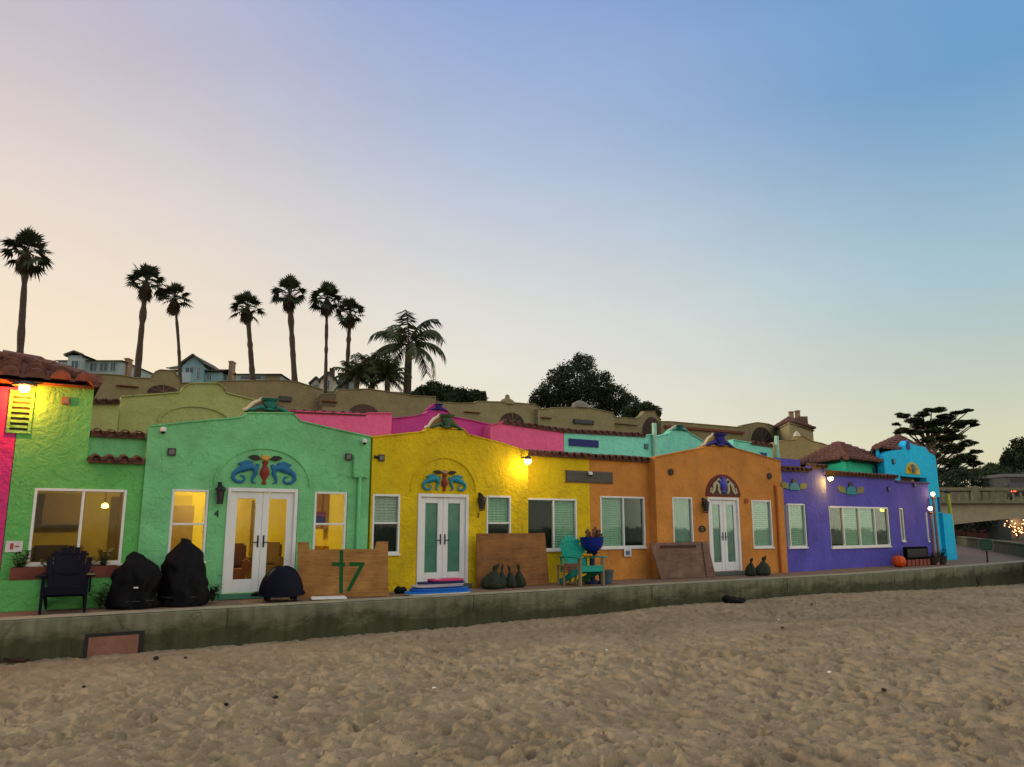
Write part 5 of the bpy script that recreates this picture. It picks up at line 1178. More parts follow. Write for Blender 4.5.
def covered(label, loc, w_, h, seed, lean=0, pr=None):
    t = thing('covered_chair', label, 'covered chair', loc, 0, 'black fabric covers over patio furniture')
    b = MB(); seg = 56; pr = pr or [(.53,0),(.54,.06),(.52,.3),(.5,.5),(.44,.68),(.35,.82),(.23,.93),(.13,.985),(.02,1)]; rd = random.Random(seed); ph = [rd.uniform(0,6.28) for _ in range(5)]
    vs = []
    pr = [(pr[i][0]+(pr[i+1][0]-pr[i][0])*j/3, pr[i][1]+(pr[i+1][1]-pr[i][1])*j/3) for i in range(len(pr)-1) for j in range(3)]+[pr[-1]]
    for r, z in pr:
        for k in range(seg):
            a = 2*math.pi*k/seg; f = 1+(.05*math.sin(a*7+ph[0]+z*3)+.055*math.sin(a*13+ph[1]-z*5)+.06*math.sin(a*2+ph[2]))*(1-z*.5)
            vs.append((r*f*w_*math.cos(a)+lean*z*z, r*f*w_*.8*math.sin(a), z*h*(1+.02*math.sin(a*3+ph[3]))))
    n_ = len(pr); fs = [(i*seg+k, i*seg+(k+1) % seg, (i+1)*seg+(k+1) % seg, (i+1)*seg+k) for i in range(n_-1) for k in range(seg)]+[tuple(range((n_-1)*seg, n_*seg))]
    from mathutils import noise as mn
    o3 = Vector((seed*3.1, 0, 0)); vs = [tuple(Vector(v)+Vector((1, .8, .25))*(mn.noise(Vector(v)*2.6+o3)*.13+mn.noise(Vector(v)*7+o3)*.045+mn.noise(Vector((v[0]*11, v[1]*11, v[2]*2.5))+o3)*.03)*(0 if v[2] < .02 else 1)) for v in vs]
    b.add(vs, fs); b.build('cover', BLACK, t, smooth='all')
    MB().tube([(.5*w_*math.cos(k/30*6.2832), .4*w_*math.sin(k/30*6.2832), .13*h) for k in range(31)], .012, 6).build('drawstring', mat('cord_grey', (.03,.03,.035), .8), t)
    return t
p = spot(134, .82); t = covered('black fabric cover with a pointed top and tiny white tag, left of the two', (p.x, p.y, 0), .77, .98, 2, .03)
MB().box(.18,.26,-.385,-.375,.36,.385).build('tag', WHITE, t)
p = spot(184, .82); covered('tall black fabric cover hiding furniture, right of the two, below the lit narrow window', (p.x, p.y, 0), .79, 1.2, 5, -.03, [(.53,0),(.54,.06),(.52,.25),(.5,.42),(.44,.58),(.36,.72),(.27,.84),(.19,.92),(.14,.97),(.04,1)])
p = spot(213, .7); leafy('potted_plant', 'small dark plant beside the tall black cover, left of the green cottage door', 'plant', (p.x, p.y, 0), 16, .36, .17, LEAFD, seed=8, leaf=.1)
p = spot(102, .7); leafy('potted_plant', 'thin dark plant on the patio between the navy chair and the first black cover', 'plant', (p.x, p.y, 0), 10, .42, .25, LEAFD, seed=11, leaf=.11)

def plank_site(pa, pb, za=0.0):
    A_ = on_z(*pa, za); B_ = on_z(*pb, za); s = Site.__new__(Site); d = (B_-A_); d.z = 0; s.d = d.normalized(); s.th = math.atan2(s.d.y, s.d.x); s.w = Vector((-s.d.y, s.d.x, 0)); s.o = Vector((A_.x, A_.y, za)); return s
def board(name, label, cat, pa, pb, pts, m, th=.02, tilt=0.0):
    s = Site(*FS, px=pa[0], inward=-pa[1]) if pb is None else plank_site(pa, pb); t = thing(name, label, cat, s.o, s.th)
    P = [s.uv(*p) for p in pts]; k = 1/math.cos(tilt)
    P = [(a, (0 if z < .12 else z)*k) for a, z in P]
    o = MB().prism(P, 0, th).build('panel', m, t, bevel=.003); o.rotation_euler = (-tilt, 0, 0); return s, t, o
s, t, o = board('flood_board', 'upright notched plywood flood board spray painted with a green 17', 'board', (297.5, 598), (388, 596),
    [(297.5,597.5),(388.5,596.5),(388,541.5),(376.5,541.5),(374.5,549),(309.5,549.5),(309,542),(297.5,542)], PLY)
def strokes(s, segs, m, parent, w_=.05):
    b = MB()
    for (p, q) in segs:
        a = s.uv(*p); c = s.uv(*q); b.bar((a[0], -.003, a[1]), (c[0], -.003, c[1]), w_, .006) if 0 else None
        dx, dz = c[0]-a[0], c[1]-a[1]; l = math.hypot(dx, dz); nx_, nz_ = -dz/l*w_/2, dx/l*w_/2
        b.prism([(a[0]+nx_, a[1]+nz_), (a[0]-nx_, a[1]-nz_), (c[0]-nx_, c[1]-nz_), (c[0]+nx_, c[1]+nz_)][::1], -.0045-.0012*len(b.v)/8, -.001)
    return b.build('painted_number', m, parent)
strokes(s, [((341.5,550),(341,593)), ((332,564),(345,564.5)), ((349.5,564),(364.5,564)), ((363,563),(348,591))], GREENP, t, .075)
s, t, o = board('flood_board', 'reddish plywood flood board standing behind four dark sandbags at the yellow cottage', 'board', (477, .3), None, [(477.5,585.5),(549.5,583),(545,533),(476.5,533.5)], PLYR)
s, t, o = board('flood_board', 'weathered brown board leaning against the orange cottage left of its door', 'board', (661, .32), None, [(661,582),(716,578),(707.5,541.5),(650,543)], PLYD, .03)
c = s.rect((660, 545.5), (696, 547.5)); MB().box(c[0], c[1], -.01, -.001, c[2], c[3]).build('batten', mat('dark_batten', (.07,.035,.025), .9), t)
c2_ = s.uv(701, 543); c3_ = s.uv(706, 579); MB().prism([(c2_[0], c2_[1]), (c2_[0]+.05, c2_[1]), (c3_[0]+.05, 0), (c3_[0], 0)], -.006, -.001).build('seam', mat('dark_batten', (.07,.035,.025), .9), t)
# white slab on the wall top
p = on_z(328, 598.5, .02); o = MB().box(-.34,.34,-.2,.2,0,.035).build('white_slab', mat('white_board', (.75,.75,.72), .5), bevel=.01); o.location = (p.x, p.y+.05, .012); o.rotation_euler = (0,0,R(18)); tag(o, 'small flat white board lying on the seawall before the 17 board', 'board')
# boogie boards
def boogie(label, dx, dy, z, L_, W_, rz, top, bot):
    p = on_z(437, 595, 0); n_ = 20; pts = []
    for k in range(n_): 
        a = 2*math.pi*k/n_; c_, s_ = math.cos(a), math.sin(a); pts.append((L_/2*math.copysign(abs(c_)**.55, c_), W_/2*math.copysign(abs(s_)**.55, s_)))
    t = thing('boogie_board', label, 'boogie board', (p.x+dx, p.y+.25+dy, z), rz, 'boogie boards stacked on the seawall')
    MB().slab([(a*.98, b*.98) for a, b in pts], 0, .022).build('underside', bot, t, bevel=.006); MB().slab(pts, .0225, .058).build('deck', top, t, bevel=.008)
    return t
fm = lambda n, c: mat(n, c, .6, .1, 5)
BLB = fm('foam_blue', (.0,.16,.6)); WF_ = fm('foam_white', (.75,.72,.6)); 
boogie('bright blue boogie board with a cream underside, bottom of the stack on the seawall', 0, 0, .012, 1.5, .55, R(31), BLB, WF_)
boogie('blue boogie board, second from the bottom of the stack on the seawall', .02, .03, .073, 1.3, .48, R(28), fm('foam_azure', (.0,.12,.5)), fm('foam_azure', (.0,.12,.5)))
t = boogie('white and grey patterned boogie board, third up in the stack on the seawall', -.02, .05, .134, 1.16, .46, R(34), fm('foam_grey', (.5,.45,.5)), fm('foam_navy', (.02,.02,.1)))
MB().slab([(-.3,-.2),(-.05,-.21),(.1,.2),(-.15,.2)], .0585, .061).slab([(.2,-.2),(.35,-.2),(.45,.15),(.3,.18)], .0585, .061).build('print', fm('foam_purple', (.12,.02,.25)), t)
boogie('navy boogie board, fourth up in the stack on the seawall', .05, .06, .195, 1.05, .45, R(30), fm('foam_navy', (.02,.02,.1)), fm('foam_grey', (.5,.45,.5)))
t = boogie('pink and red boogie board on top of the stack on the seawall', .15, .08, .256, .8, .42, R(33), fm('foam_pink', (.6,.04,.16)), fm('foam_navy', (.02,.02,.1)))
MB().slab([(-.3,-.15),(-.2,-.18),(-.1,.15),(-.2,.17)], .0585, .061).build('print', fm('foam_white2', (.6,.55,.55)), t)
# sandbags
def sandbag():
    t = thing('sandbag', 'x', 'sandbag', (0,0,0), 0, 'tied dark green sandbags')
    b = MB(); seg = 18; vs = []; pr = [(.12,0),(.2,.015),(.215,.07),(.2,.14),(.165,.22),(.11,.3),(.05,.36),(.03,.385),(.045,.43),(.05,.48),(.01,.49)]
    for r, z in pr:
        for k in range(seg):
            a = 2*math.pi*k/seg; f = 1+.09*math.sin(a*5+z*11)+.06*math.sin(a*8-z*6)+(.35*math.sin(a*3) if z > .4 else 0); vs.append((r*f*math.cos(a)+.35*z*z, r*f*.75*math.sin(a), z*(1+.05*math.sin(a*2))+(.03*math.sin(a*3) if z > .45 else 0)))
    n_ = len(pr); b.add(vs, [(i*seg+k, i*seg+(k+1) % seg, (i+1)*seg+(k+1) % seg, (i+1)*seg+k) for i in range(n_-1) for k in range(seg)]+[tuple(range((n_-1)*seg, n_*seg))])
    b.build('sack', mat('green_sack', (.012,.02,.01), .85, .4, 14, bump=.8, col2=(.035,.042,.02)), t, smooth='all')
    MB().tube([(.036*math.cos(k*.7854), .03*math.sin(k*.7854), .36) for k in range(9)], .012, 6).build('tie', mat('tie_cord', (.08,.08,.06), .8), t)
    return t
sb0 = sandbag()
SB = [(492,585,0,1.0,'broad dark sandbag at the left of the four before the reddish board'),(501.5,585,.08,.98,'second of the four dark sandbags before the reddish board, tall and narrow'),(511,585,.02,.9,'third of the four dark sandbags before the reddish board, lumpy top'),(520,585,.06,.98,'rightmost of the four dark sandbags before the reddish board'),
      (751,575,0,.95,'left sandbag of the two right of the orange cottage door'),(763,575,.0,1.0,'right sandbag of the two right of the orange cottage door')]
for k, (px, py, dy, sc, lb) in enumerate(SB):
    p = spot(px, .62-dy); o = sb0 if k == 0 else dup(sb0, (0,0,0)); o.location = (p.x, p.y, 0); o.rotation_euler = (0, 0, k*1.3); o['label'] = lb
    q = (1.25, 1.2, 1.05) if k in (0, 5) else (.72, .8, 1.05) if k < 4 else (.9, .9, 1.0); o.scale = tuple(a*sc for a in q)
p = spot(396, .5); o = MB()
for k in range(5): o.ball((random.uniform(-.2,.2), random.uniform(-.1,.1), .05), random.uniform(.06,.12), .09, random.uniform(.05,.1), 10)
o = o.build('rubber_boots', BLACK, smooth='all'); o.name = 'dark_bundle'; o.location = (p.x, p.y, 0); tag(o, 'low dark bundle on the patio between the 17 board and the boogie boards', 'bundle')
p = on_z(376, 560, .95); 
# blue bowl planter on pedestal
sO = Site(*FS, px=592); a, z = sO.uv(592, 552, .55); zt_ = sO.uv(592, 537, .55)[1]
t = thing('bowl_planter', 'cobalt blue glazed bowl planter of reddish plants behind the teal chair', 'planter', sO.world(a, -.55, 0))
hb_ = zt_-z
MB().lathe([(.12,z-.0),(.17,z+.03),(.26,z+hb_*.35),(.3,z+hb_*.65),(.3,zt_-.05),(.32,zt_),(.29,zt_),(.26,zt_-.06),(.02,zt_-.07)], (0,0,0), 24).build('bowl', mat('cobalt_glaze', (.008,.02,.22), .15, .1, 5), t, smooth=True)
MB().lathe([(.2,0),(.2,.04),(.07,.1),(.07,z-.1),(.17,z-.005)], (0,0,0), 16).build('pedestal', mat('cobalt_dark', (.01,.015,.08), .4), t, smooth=True)
b = MB(); rd = random.Random(5)
for k in range(26):
    a_ = rd.uniform(0, 6.28); r_ = rd.uniform(.05,.27); h_ = rd.uniform(.06,.26)*(1.3 if r_ < .15 else .8); b.tube([(r_*.6*math.cos(a_), r_*.6*math.sin(a_), zt_-.07), (r_*math.cos(a_), r_*math.sin(a_), zt_-.05+h_)], [.02,.03], 6)
    b.ball((r_*math.cos(a_), r_*math.sin(a_), zt_-.04+h_), .035, seg=6)
b.build('succulents', mat('red_succulent', (.16,.04,.02), .7, .4, 9, col2=(.1,.09,.03)), t, smooth='all')
# grey tub right of the chair
p = spot(606, .75); t = thing('grey_tub', 'slate blue tapered tub on the patio right of the teal chair', 'tub', (p.x, p.y, 0))
MB().lathe([(.15,0),(.2,.3),(.215,.3),(.215,.33),(.19,.33),(.17,.05)], (0,0,0), 20).build('tub', mat('slate_plastic', (.05,.09,.11), .5), t, smooth=True)
# orange flowers on chair arm
p = spot(590, .8); pz = at_y(588, 556, p.y)
t = thing('flower_tray', 'little orange and yellow flowers by the seat of the teal chair', 'flowers', (pz.x, pz.y, pz.z-.06))
b = MB(); 
for k in range(9): b.ball((random.uniform(-.14,.14), random.uniform(-.05,.05), random.uniform(.03,.1)), .035, seg=6)
b.build('blossoms', mat('orange_petal', (.6,.25,.01), .6), t, smooth='all'); MB().box(-.17,.17,-.07,.07,0,.025).build('tray', mat('green_tray', (.02,.15,.05), .7), t)
# plant stand left behind teal chair
p = spot(567, .5); t = thing('plant_stand', 'small slatted wooden stand against the yellow wall left of the teal chair', 'stand', (p.x, p.y, 0), R(32))
TW = mat('tan_wood', (.3,.22,.13), .8)
for a_ in (-.18,.18):
    for b2 in (-.12,.12): MB().box(a_-.02,a_+.02,b2-.02,b2+.02,0,.45).build('leg', TW, t)
MB().box(-.22,.22,-.16,.16,.45,.48).build('top', TW, t); b = MB()
for k in range(4): b.box(-.2,.2,-.19,-.165,.3+k*.06,.3+k*.06+.035)
b.build('slat_back', mat('red_slat', (.25,.06,.05), .7), t)
# pumpkin, black box on bricks, planters at the right end
q = SP.uv(899, 565, .5); p = SP.world(q[0], -.5, 0); t = thing('pumpkin', 'large orange pumpkin on the patio at the right end of the purple wall', 'pumpkin', (p.x, p.y, 0))
b = MB(); seg = 48; vs = []; pr = [(.03,.02),(.13,.0),(.21,.08),(.235,.19),(.21,.31),(.13,.38),(.03,.37)]
for r, z in pr:
    for k in range(seg): a = 2*math.pi*k/seg; f = 1-.09*abs(math.cos(a*4.5))**3; vs.append((r*f*math.cos(a), r*f*math.sin(a), z))
b.add(vs, [(i*seg+k, i*seg+(k+1) % seg, (i+1)*seg+(k+1) % seg, (i+1)*seg+k) for i in range(len(pr)-1) for k in range(seg)]+[tuple(range(6*seg, 7*seg))])
b.build('fruit', mat('pumpkin_skin', (.62,.07,.01), .5, .15, 8), t, smooth='all'); MB().tube([(0,0,.37),(.02,0,.45),(.06,0,.48)], [.04,.025,.02], 6).build('stem', mat('pumpkin_stem', (.12,.1,.04), .9), t)
sB = SP; c = sB.rect((904, 547), (927.5, 561), .35)
t = thing('black_cabinet', 'black box on a row of red bricks at the purple cottage right end', 'box', sB.world((c[0]+c[1])/2, -.35, 0), sB.th); hw = (c[1]-c[0])/2
zb_ = .22
MB().box(-hw, hw, -.06, .06, zb_, c[3]).build('box', mat('black_panel', (.003,.003,.003), .8, spec=.05), t, bevel=.02)
MB().box(-hw+.08, hw-.08, -.072, -.061, zb_+.08, c[3]-.08).build('front_panel', mat('black_gloss', (.006,.006,.008), .4), t)
for k in range(6): x = -hw+.1+k*(2*hw-.2)/5; MB().box(x-.1, x+.1, -.1, .1, 0, zb_-.002).build('brick', mat('red_brick', (.26,.07,.05), .9, .2, 9), t, bevel=.01)
for k, (px, hh, lb) in enumerate(((934, .55, 'dark leafy pot plant left of the pair under the globe lamps'), (941, .6, 'dark leafy pot plant right of the pair under the globe lamps'))):
    q = SP.uv(px, 560, .45); p = SP.world(q[0], -.45, 0); t = leafy('potted_plant', lb, 'plant', (p.x, p.y, .0), 18, hh, .22, LEAFD, 'pot plants under the globe lamps', .14, seed=20+k)
    MB().lathe([(.16,0),(.22,.28),(.24,.3),(.2,.3)], (0,0,0), 14).build('pot', mat('dark_pot', (.05,.04,.03), .8), t, smooth=True)
# rounded sign on a short post
p = on_z(992.5, 563, 0); zt_ = at_y(993, 538.5, p.y+.3).z; zb_ = at_y(993, 551, p.y+.3).z; t = thing('small_sign', 'small rounded dark green sign with a pale rim on a short post', 'sign', (p.x, p.y+.3, 0), R(-25))
hw = .27; hh = (zt_-zb_)/2; zc = (zt_+zb_)/2; n_ = 24
rr_ = lambda k, f: (hw*f*math.copysign(abs(math.cos(k*2*math.pi/n_))**.6, math.cos(k*2*math.pi/n_)), zc+hh*f*math.copysign(abs(math.sin(k*2*math.pi/n_))**.6, math.sin(k*2*math.pi/n_)))
MB().prism([rr_(k, 1) for k in range(n_)], -.015, .015).build('rim', mat('sign_rim', (.12,.13,.09), .7), t)
MB().prism([rr_(k, .86) for k in range(n_)], -.02, -.0155).build('face', mat('sign_face', (.015,.06,.03), .5), t)
b = MB(); 
for k in range(3): b.box(-.14,.14,-.024,-.0205, zc-.11+k*.09, zc-.085+k*.09)
b.build('sign_marks', mat('sign_pale', (.08,.12,.08), .7), t)
MB().box(-.03,.03,-.012,.03,0,zc-hh+.02).build('post', DARK, t)
# seawall details
sW = Site(WF[1][0], WF[1][1], (WF[2][1]-WF[1][1])/(WF[2][0]-WF[1][0]))
def wallrect(tl, br, off=0): return sW.rect(tl, br, off)
c = wallrect((86, 637), (137, 655), -.06); t = thing('wall_niche', 'terracotta block set in a dark framed niche low in the seawall at left', 'niche', sW.o, sW.th)
MB().box(c[0]-.02, c[1]+.08, .005, .06, c[2]-.25, c[3]+.05).build('frame', DARK, t); MB().box(c[0]+.03, c[1]+.0, -.012, .004, c[2]-.25, c[3]-.0).build('block', mat('terracotta_block', (.24,.11,.075), .9, .25, 5, bump=.5), t, bevel=.01)
# weep hole and drain
for (px, py, w_, h, lb) in ((452, 606, .1, .24, 'narrow dark weep slot in the seawall under the boogie boards'),):
    q = wallrect((px-3, py-6), (px+3, py+6), -.06); o = MB().box(q[0], q[1], .03, .06, q[2], q[3]).build('weep_slot', DARK); o.location = sW.o; o.rotation_euler = (0,0,sW.th); tag(o, lb, 'drain')
sW2 = Site(WF[4][0], WF[4][1], (WF[5][1]-WF[4][1])/(WF[5][0]-WF[4][0])); a, z = sW2.uv(979.5, 579.5)
o = MB().prism([(a+.16*math.cos(k*.5236), z+.13*math.sin(k*.5236)) for k in range(12)], -.02, .058).build('drain_pipe', DARK); o.location = sW2.o; o.rotation_euler = (0,0,sW2.th); tag(o, 'round black drain mouth in the seawall at the right', 'drain')
MB().tube([(a+.18*math.cos(k*.5236), -.0, z+.15*math.sin(k*.5236)) for k in range(13)], .025, 6).build('rim', mat('drain_rim', (.06,.06,.05), .8), o)
# black bag on the sand
def sandz(x, y):
    i = np.argmin((X-x)**2+(Y-y)**2); return float(Z.ravel()[i])
p = at_y(738, 601, np.interp(5.7, wx, wy)-.0); p = at_y(738, 601, 20.2)
b = MB(); rd = random.Random(9)
for k in range(7): b.ball((rd.uniform(-.3,.3), rd.uniform(-.1,.1), rd.uniform(.02,.12)), rd.uniform(.1,.2), .12, rd.uniform(.06,.12), 10)
o = b.build('black_bag', BLACK, smooth='all'); o.location = (p.x, p.y, sandz(p.x, p.y)); tag(o, 'crumpled black bag lying on the sand against the seawall', 'bag')
# kelp and litter on the sand
def scatter(px, py, Yd, label, cat, name, m, rad, flat=.5, n_=1, kelp=False):
    r = ray(px, py); best = None
    for k in range(60, 480):
        Yq = k*.05; q = Vector((0,0,EYE))+r*(Yq/r.y)
        if Yq > 3 and q.z <= sandz(q.x, q.y)+.01: best = q; break
    if best is None: return
    b = MB(); rd = random.Random(int(px*7+py))
    if kelp:
        for k in range(n_):
            x, y = rd.uniform(-.06,.06), rd.uniform(-.05,.05); pts = []
            for j in range(6): x += rd.uniform(-.14,.14); y += rd.uniform(-.06,.06); pts.append((x, y, .02+rd.uniform(0,.03)))
            b.tube(pts, [.012,.018,.015,.018,.012,.005], 5)
    else:
        for k in range(n_): b.ball((rd.uniform(-rad,rad)*.6, rd.uniform(-rad,rad)*.6, rad*.25), rad*rd.uniform(.6,1), rad*rd.uniform(.6,1), rad*flat, 7)
    o = b.build(name, m, smooth='all'); o.location = (best.x, best.y, sandz(best.x, best.y)+.003); tag(o, label, cat)
KELP = mat('kelp_brown', (.06,.018,.01), .7, .4, 20); DEB = mat('driftwood_dark', (.03,.02,.015), .9); SHELL = mat('shell_white', (.7,.68,.6), .5)
scatter(14, 663, 0, 'reddish brown strands of kelp on the sand at the far left by the seawall', 'kelp', 'kelp', KELP, .1, n_=12, kelp=True)
for k, (px, py, lb) in enumerate([(158, 659, 'dark chip of driftwood on the sand right of the terracotta niche'), (186, 658, 'small dark clod on the sand below the tall black cover'), (84, 688, 'lone dark pebble on the sand at left'), (276, 700, 'round black pebble on open sand left of centre'), (227, 706, 'small dark pebble just left of the round black one on the sand'), (782, 628, 'dark stone on the sand in front of the orange cottage'), (883, 690, 'dark pebble on the sand at lower right'), (812, 606, 'brown twig on the sand before the purple cottage')]):
    scatter(px, py, 0, lb, 'debris', 'pebble', DEB, .035 if k else .06)
for px, py, lb in [(435, 688, 'small white shell on the sand left of centre'), (607, 650, 'small white shell on the sand under the orange cottage'), (829, 674, 'tiny white shell on the sand at lower right'), (778, 620, 'tiny white shell near the dark stone on the sand')]:
    scatter(px, py, 0, lb, 'shell', 'shell', SHELL, .028)
rd = random.Random(77); b = MB()
for k in range(1500):
    a_ = rd.uniform(-.62, .62); d_ = 4.5*math.exp(rd.uniform(0, 1.45)); x, y = d_*math.sin(a_), d_*math.cos(a_)
    if y > np.interp(x, wx, wy)-.1: continue
    i0 = int((a_-aa[0])/(aa[1]-aa[0])); j0 = int(math.log(d_/2.2)/(math.log(48/2.2))*(nr-1)); z_ = float(Z[j0, i0]) if 0 <= i0 < na else 0
    r_ = rd.uniform(.004, .013); b.add([(x-r_,y,z_+.002),(x,y-r_,z_),(x+r_,y,z_+.003),(x,y+r_,z_+.002),(x,y,z_+r_*1.2)], [(0,1,4),(1,2,4),(2,3,4),(3,0,4)])
o = b.build('beach_grit', mat('grit', (.06,.045,.03), .9, .6, 3, col2=(.2,.17,.12))); tag(o, 'fine dark grit and shell crumbs sprinkled over the beach sand', 'grit', kind='stuff')
# ------------------------------------------------------------------ palms on the bluff
PALM = mat('palm_leaf', (.018,.028,.01), .7, .5, 2, col2=(.04,.052,.02)); SKIRT = mat('palm_skirt', (.035,.024,.014), .95, .4, 3, col2=(.07,.048,.026))
def fan_leaf(mb, base, d, pet, rad, nseg, rd, droop=.35):
    d = d.normalized(); side = d.cross(Vector((0,0,1)))
    if side.length < .1: side = Vector((1,0,0))
    side.normalize(); nrm = side.cross(d).normalized(); tw = rd.uniform(-.6, .6); side = (side*math.cos(tw)+nrm*math.sin(tw)).normalized()
    hub = base+d*pet-Vector((0,0,.12*pet*pet)); mb.tube([base, base.lerp(hub, .5)+Vector((0,0,.03)), hub], [.035,.025,.018], 4, cap=False)
    for k in range(nseg):
        u = (k/(nseg-1)-.5)*2; a = u*1.45; dr = (d*math.cos(a)+side*math.sin(a)).normalized(); L_ = rad*(1-.22*u*u)*rd.uniform(.88, 1.08)
        t_ = side*math.cos(a)-d*math.sin(a); w_ = rad*.095
        p1 = hub+dr*L_*.55-Vector((0,0,droop*.12*L_)); p2 = hub+dr*L_-Vector((0,0,droop*L_*rd.uniform(.5,1.2)))
        up = nrm*w_*.4
        mb.add([hub, p1-t_*w_+up, p1+up*0, p1+t_*w_+up, p2], [(0,1,2),(0,2,3),(1,4,2),(2,4,3)])
def fan_palm_crown(seed, R_=2.0):
    rd = random.Random(seed); g = MB(); sk = MB()
    for k in range(36):
        f = k/35; el = R(86-f*108); a = k*2.39996+rd.uniform(-.25,.25); el += rd.uniform(-.12,.12)
        d = Vector((math.cos(el)*math.cos(a), math.cos(el)*math.sin(a), math.sin(el)))
        fan_leaf(g, Vector((0,0,rd.uniform(-.2,.25))), d, R_*rd.uniform(.42,.58), R_*rd.uniform(.42,.55), 11, rd, .05+.35*f)
    for k in range(70):        # dead leaves hanging in a skirt
        a = k*2.39996; z0 = -.1-rd.uniform(0, .55)*R_; d = Vector((math.cos(a)*.42, math.sin(a)*.42, -.9+rd.uniform(-.1,.3)))
        fan_leaf(sk, Vector((0,0,z0*.55)), d, R_*.2, R_*rd.uniform(.28,.38), 6, rd, .6)
    sk.lathe([(.1,-.95*R_),(.2*R_,-.7*R_),(.27*R_,-.4*R_),(.2,0)], (0,0,0), 12, wob=.3)
    return g, sk
CR = []
for sd_ in (3, 9, 15):
    g, sk = fan_palm_crown(sd_); CR.append((g, sk))
crown_me = []
def fan_palm(px0, py0, pxc, pyc, rpx, Yd, label, vi, tw=.42, bend=0.0):
    """trunk from (px0,py0) up to the crown centre (pxc,pyc); rpx = crown radius in the photo, gives the size at distance Yd"""
    base = at_y(px0, py0, Yd); top = at_y(pxc, pyc-3.5, Yd); Rr = rpx/F*Yd*1.0
    gz = hill_h(base.x, base.y)-.3; lean = (top.x-base.x)/max(.1, top.z-base.z); bx = base.x-lean*(base.z-gz)*.5
    t = thing('fan_palm', label, 'palm tree', (bx, Yd, gz), 0, 'tall fan palms on the bluff')
    H_ = top.z-gz; dx = top.x-bx; bm_ = MB(); rd = random.Random(px0); pts = []; rad = []
    for k in range(22):
        f = k/21; wv = bend*math.sin(math.pi*f)*H_; pts.append((dx*(f**1.1)+wv, 0, H_*f)); rad.append((tw*(1-.38*f)+rd.uniform(-.05,.06))*.5*(1.25 if k == 0 else 1))
    for q in range(3): 
        k = rd.randint(10, 19); rad[k] *= 1.25
    bm_.tube(pts, rad, 10); bm_.build('trunk', BARKD, t, smooth='all')
    global crown_me
    if len(crown_me) <= vi: 
        o1 = CR[vi][0].build('crown', PALM, t); o2 = CR[vi][1].build('skirt', SKIRT, t); crown_me.append((o1.data, o2.data))
    else:
        o1 = bpy.data.objects.new('crown', crown_me[vi][0]); o2 = bpy.data.objects.new('skirt', crown_me[vi][1])
        for o in (o1, o2): COL.objects.link(o); o.parent = t
    for o in (o1, o2): o.location = (dx, 0, H_); o.scale = (Rr/1.8,)*3; o.rotation_euler = (0, 0, rd.uniform(0, 6))
fan_palm(22, 352, 26.5, 256, 26, 62, 'leftmost tall fan palm, thick trunk rising behind the clay tiled corner roof', 0, .62, -.004)
fan_palm(137, 377, 146, 286, 20.5, 66, 'fan palm leaning right above the pale blue house, left of a thinner shorter palm', 1, .62)
fan_palm(180, 362, 174.5, 302, 17.5, 72, 'slender short-crowned fan palm above the blue gabled house', 2, .38, .008)
fan_palm(253, 372, 247, 311, 17.5, 70, 'fan palm standing alone above the low white house with a brown roof', 0, .6)
fan_palm(296, 382, 289.5, 298, 19.5, 66, 'fan palm with a knobbly trunk, left of the overlapping pair', 1, .6, -.004)
fan_palm(325.5, 388, 327, 303, 18.5, 70, 'taller left palm of the overlapping pair above the cream gabled house', 2, .38)
fan_palm(347, 372, 350, 317, 17, 74, 'shorter right palm of the overlapping pair above the bushy palms', 0, .5)
# feather palm
def feather_leaf(mb, st, base, az, el, L_, rd, droop, nl=26, ll=.55):
    pts = []; p = base.copy(); e = el; n_ = 12
    for k in range(n_+1):
        pts.append(p.copy()); p = p+Vector((math.cos(e)*math.cos(az), math.cos(e)*math.sin(az), math.sin(e)))*L_/n_; e -= droop/n_*(.6+k/n_)
    st.tube(pts, [.05*(1-.8*k/n_) for k in range(n_+1)], 4, cap=False)
    sd_ = Vector((-math.sin(az), math.cos(az), 0))
    for k in range(nl*2):
        f = .15+.85*(k//2)/nl; i = min(n_-1, int(f*n_)); q = pts[i].lerp(pts[i+1], f*n_-i); fw = (pts[i+1]-pts[i]).normalized(); sg = 1 if k % 2 else -1
        l = ll*(1-.5*abs(f-.5))*rd.uniform(.8,1.15); d = (sd_*sg*.75+fw*.45-Vector((0,0,rd.uniform(.35,1.0)))).normalized(); w_ = fw*l*.045
        mb.add([q-w_, q+d*l*.5-w_-Vector((0,0,.02)), q+d*l, q+d*l*.5+w_, q+w_], [(0,1,2,3,4)])
def feather_palm(px0, py0, pxc, pyc, Lpx, Yd, label, n_, seed, trunk=.5, cat='palm tree', els=(85, -25), group=None, droop=1.5):
    base = at_y(px0, py0, Yd); top = at_y(pxc, pyc, Yd); gz = hill_h(base.x, base.y)-.3; Lf = Lpx/F*Yd; t = thing('feather_palm', label, cat, (base.x, Yd, gz), 0, group)
    dx = top.x-base.x; H_ = top.z-gz; rd = random.Random(seed)
    MB().tube([(dx*(k/9), 0, H_*k/9) for k in range(10)], [trunk*(.55-.12*k/9) for k in range(10)], 10).build('trunk', BARKD, t, smooth='all')
    g = MB(); st = MB()
    for k in range(n_):
        el = R(els[0]+(els[1]-els[0])*k/(n_-1)); feather_leaf(g, st, Vector((dx,0,H_)), k*2.39996+rd.uniform(-.3,.3), el, Lf*rd.uniform(.85,1.1), rd, droop*rd.uniform(.8,1.2), 34, Lf*.3)
    g.build('crown', FOLM, t); st.build('frond_stalks', BARK, t)
feather_palm(407, 392, 409, 345, 52, 68, 'big feather palm with arching drooping fronds, right of all the fan palms', 15, 4, .7, els=(78,-18), droop=1.75)
GB = 'short bushy palms right of the overlapping fan palms'
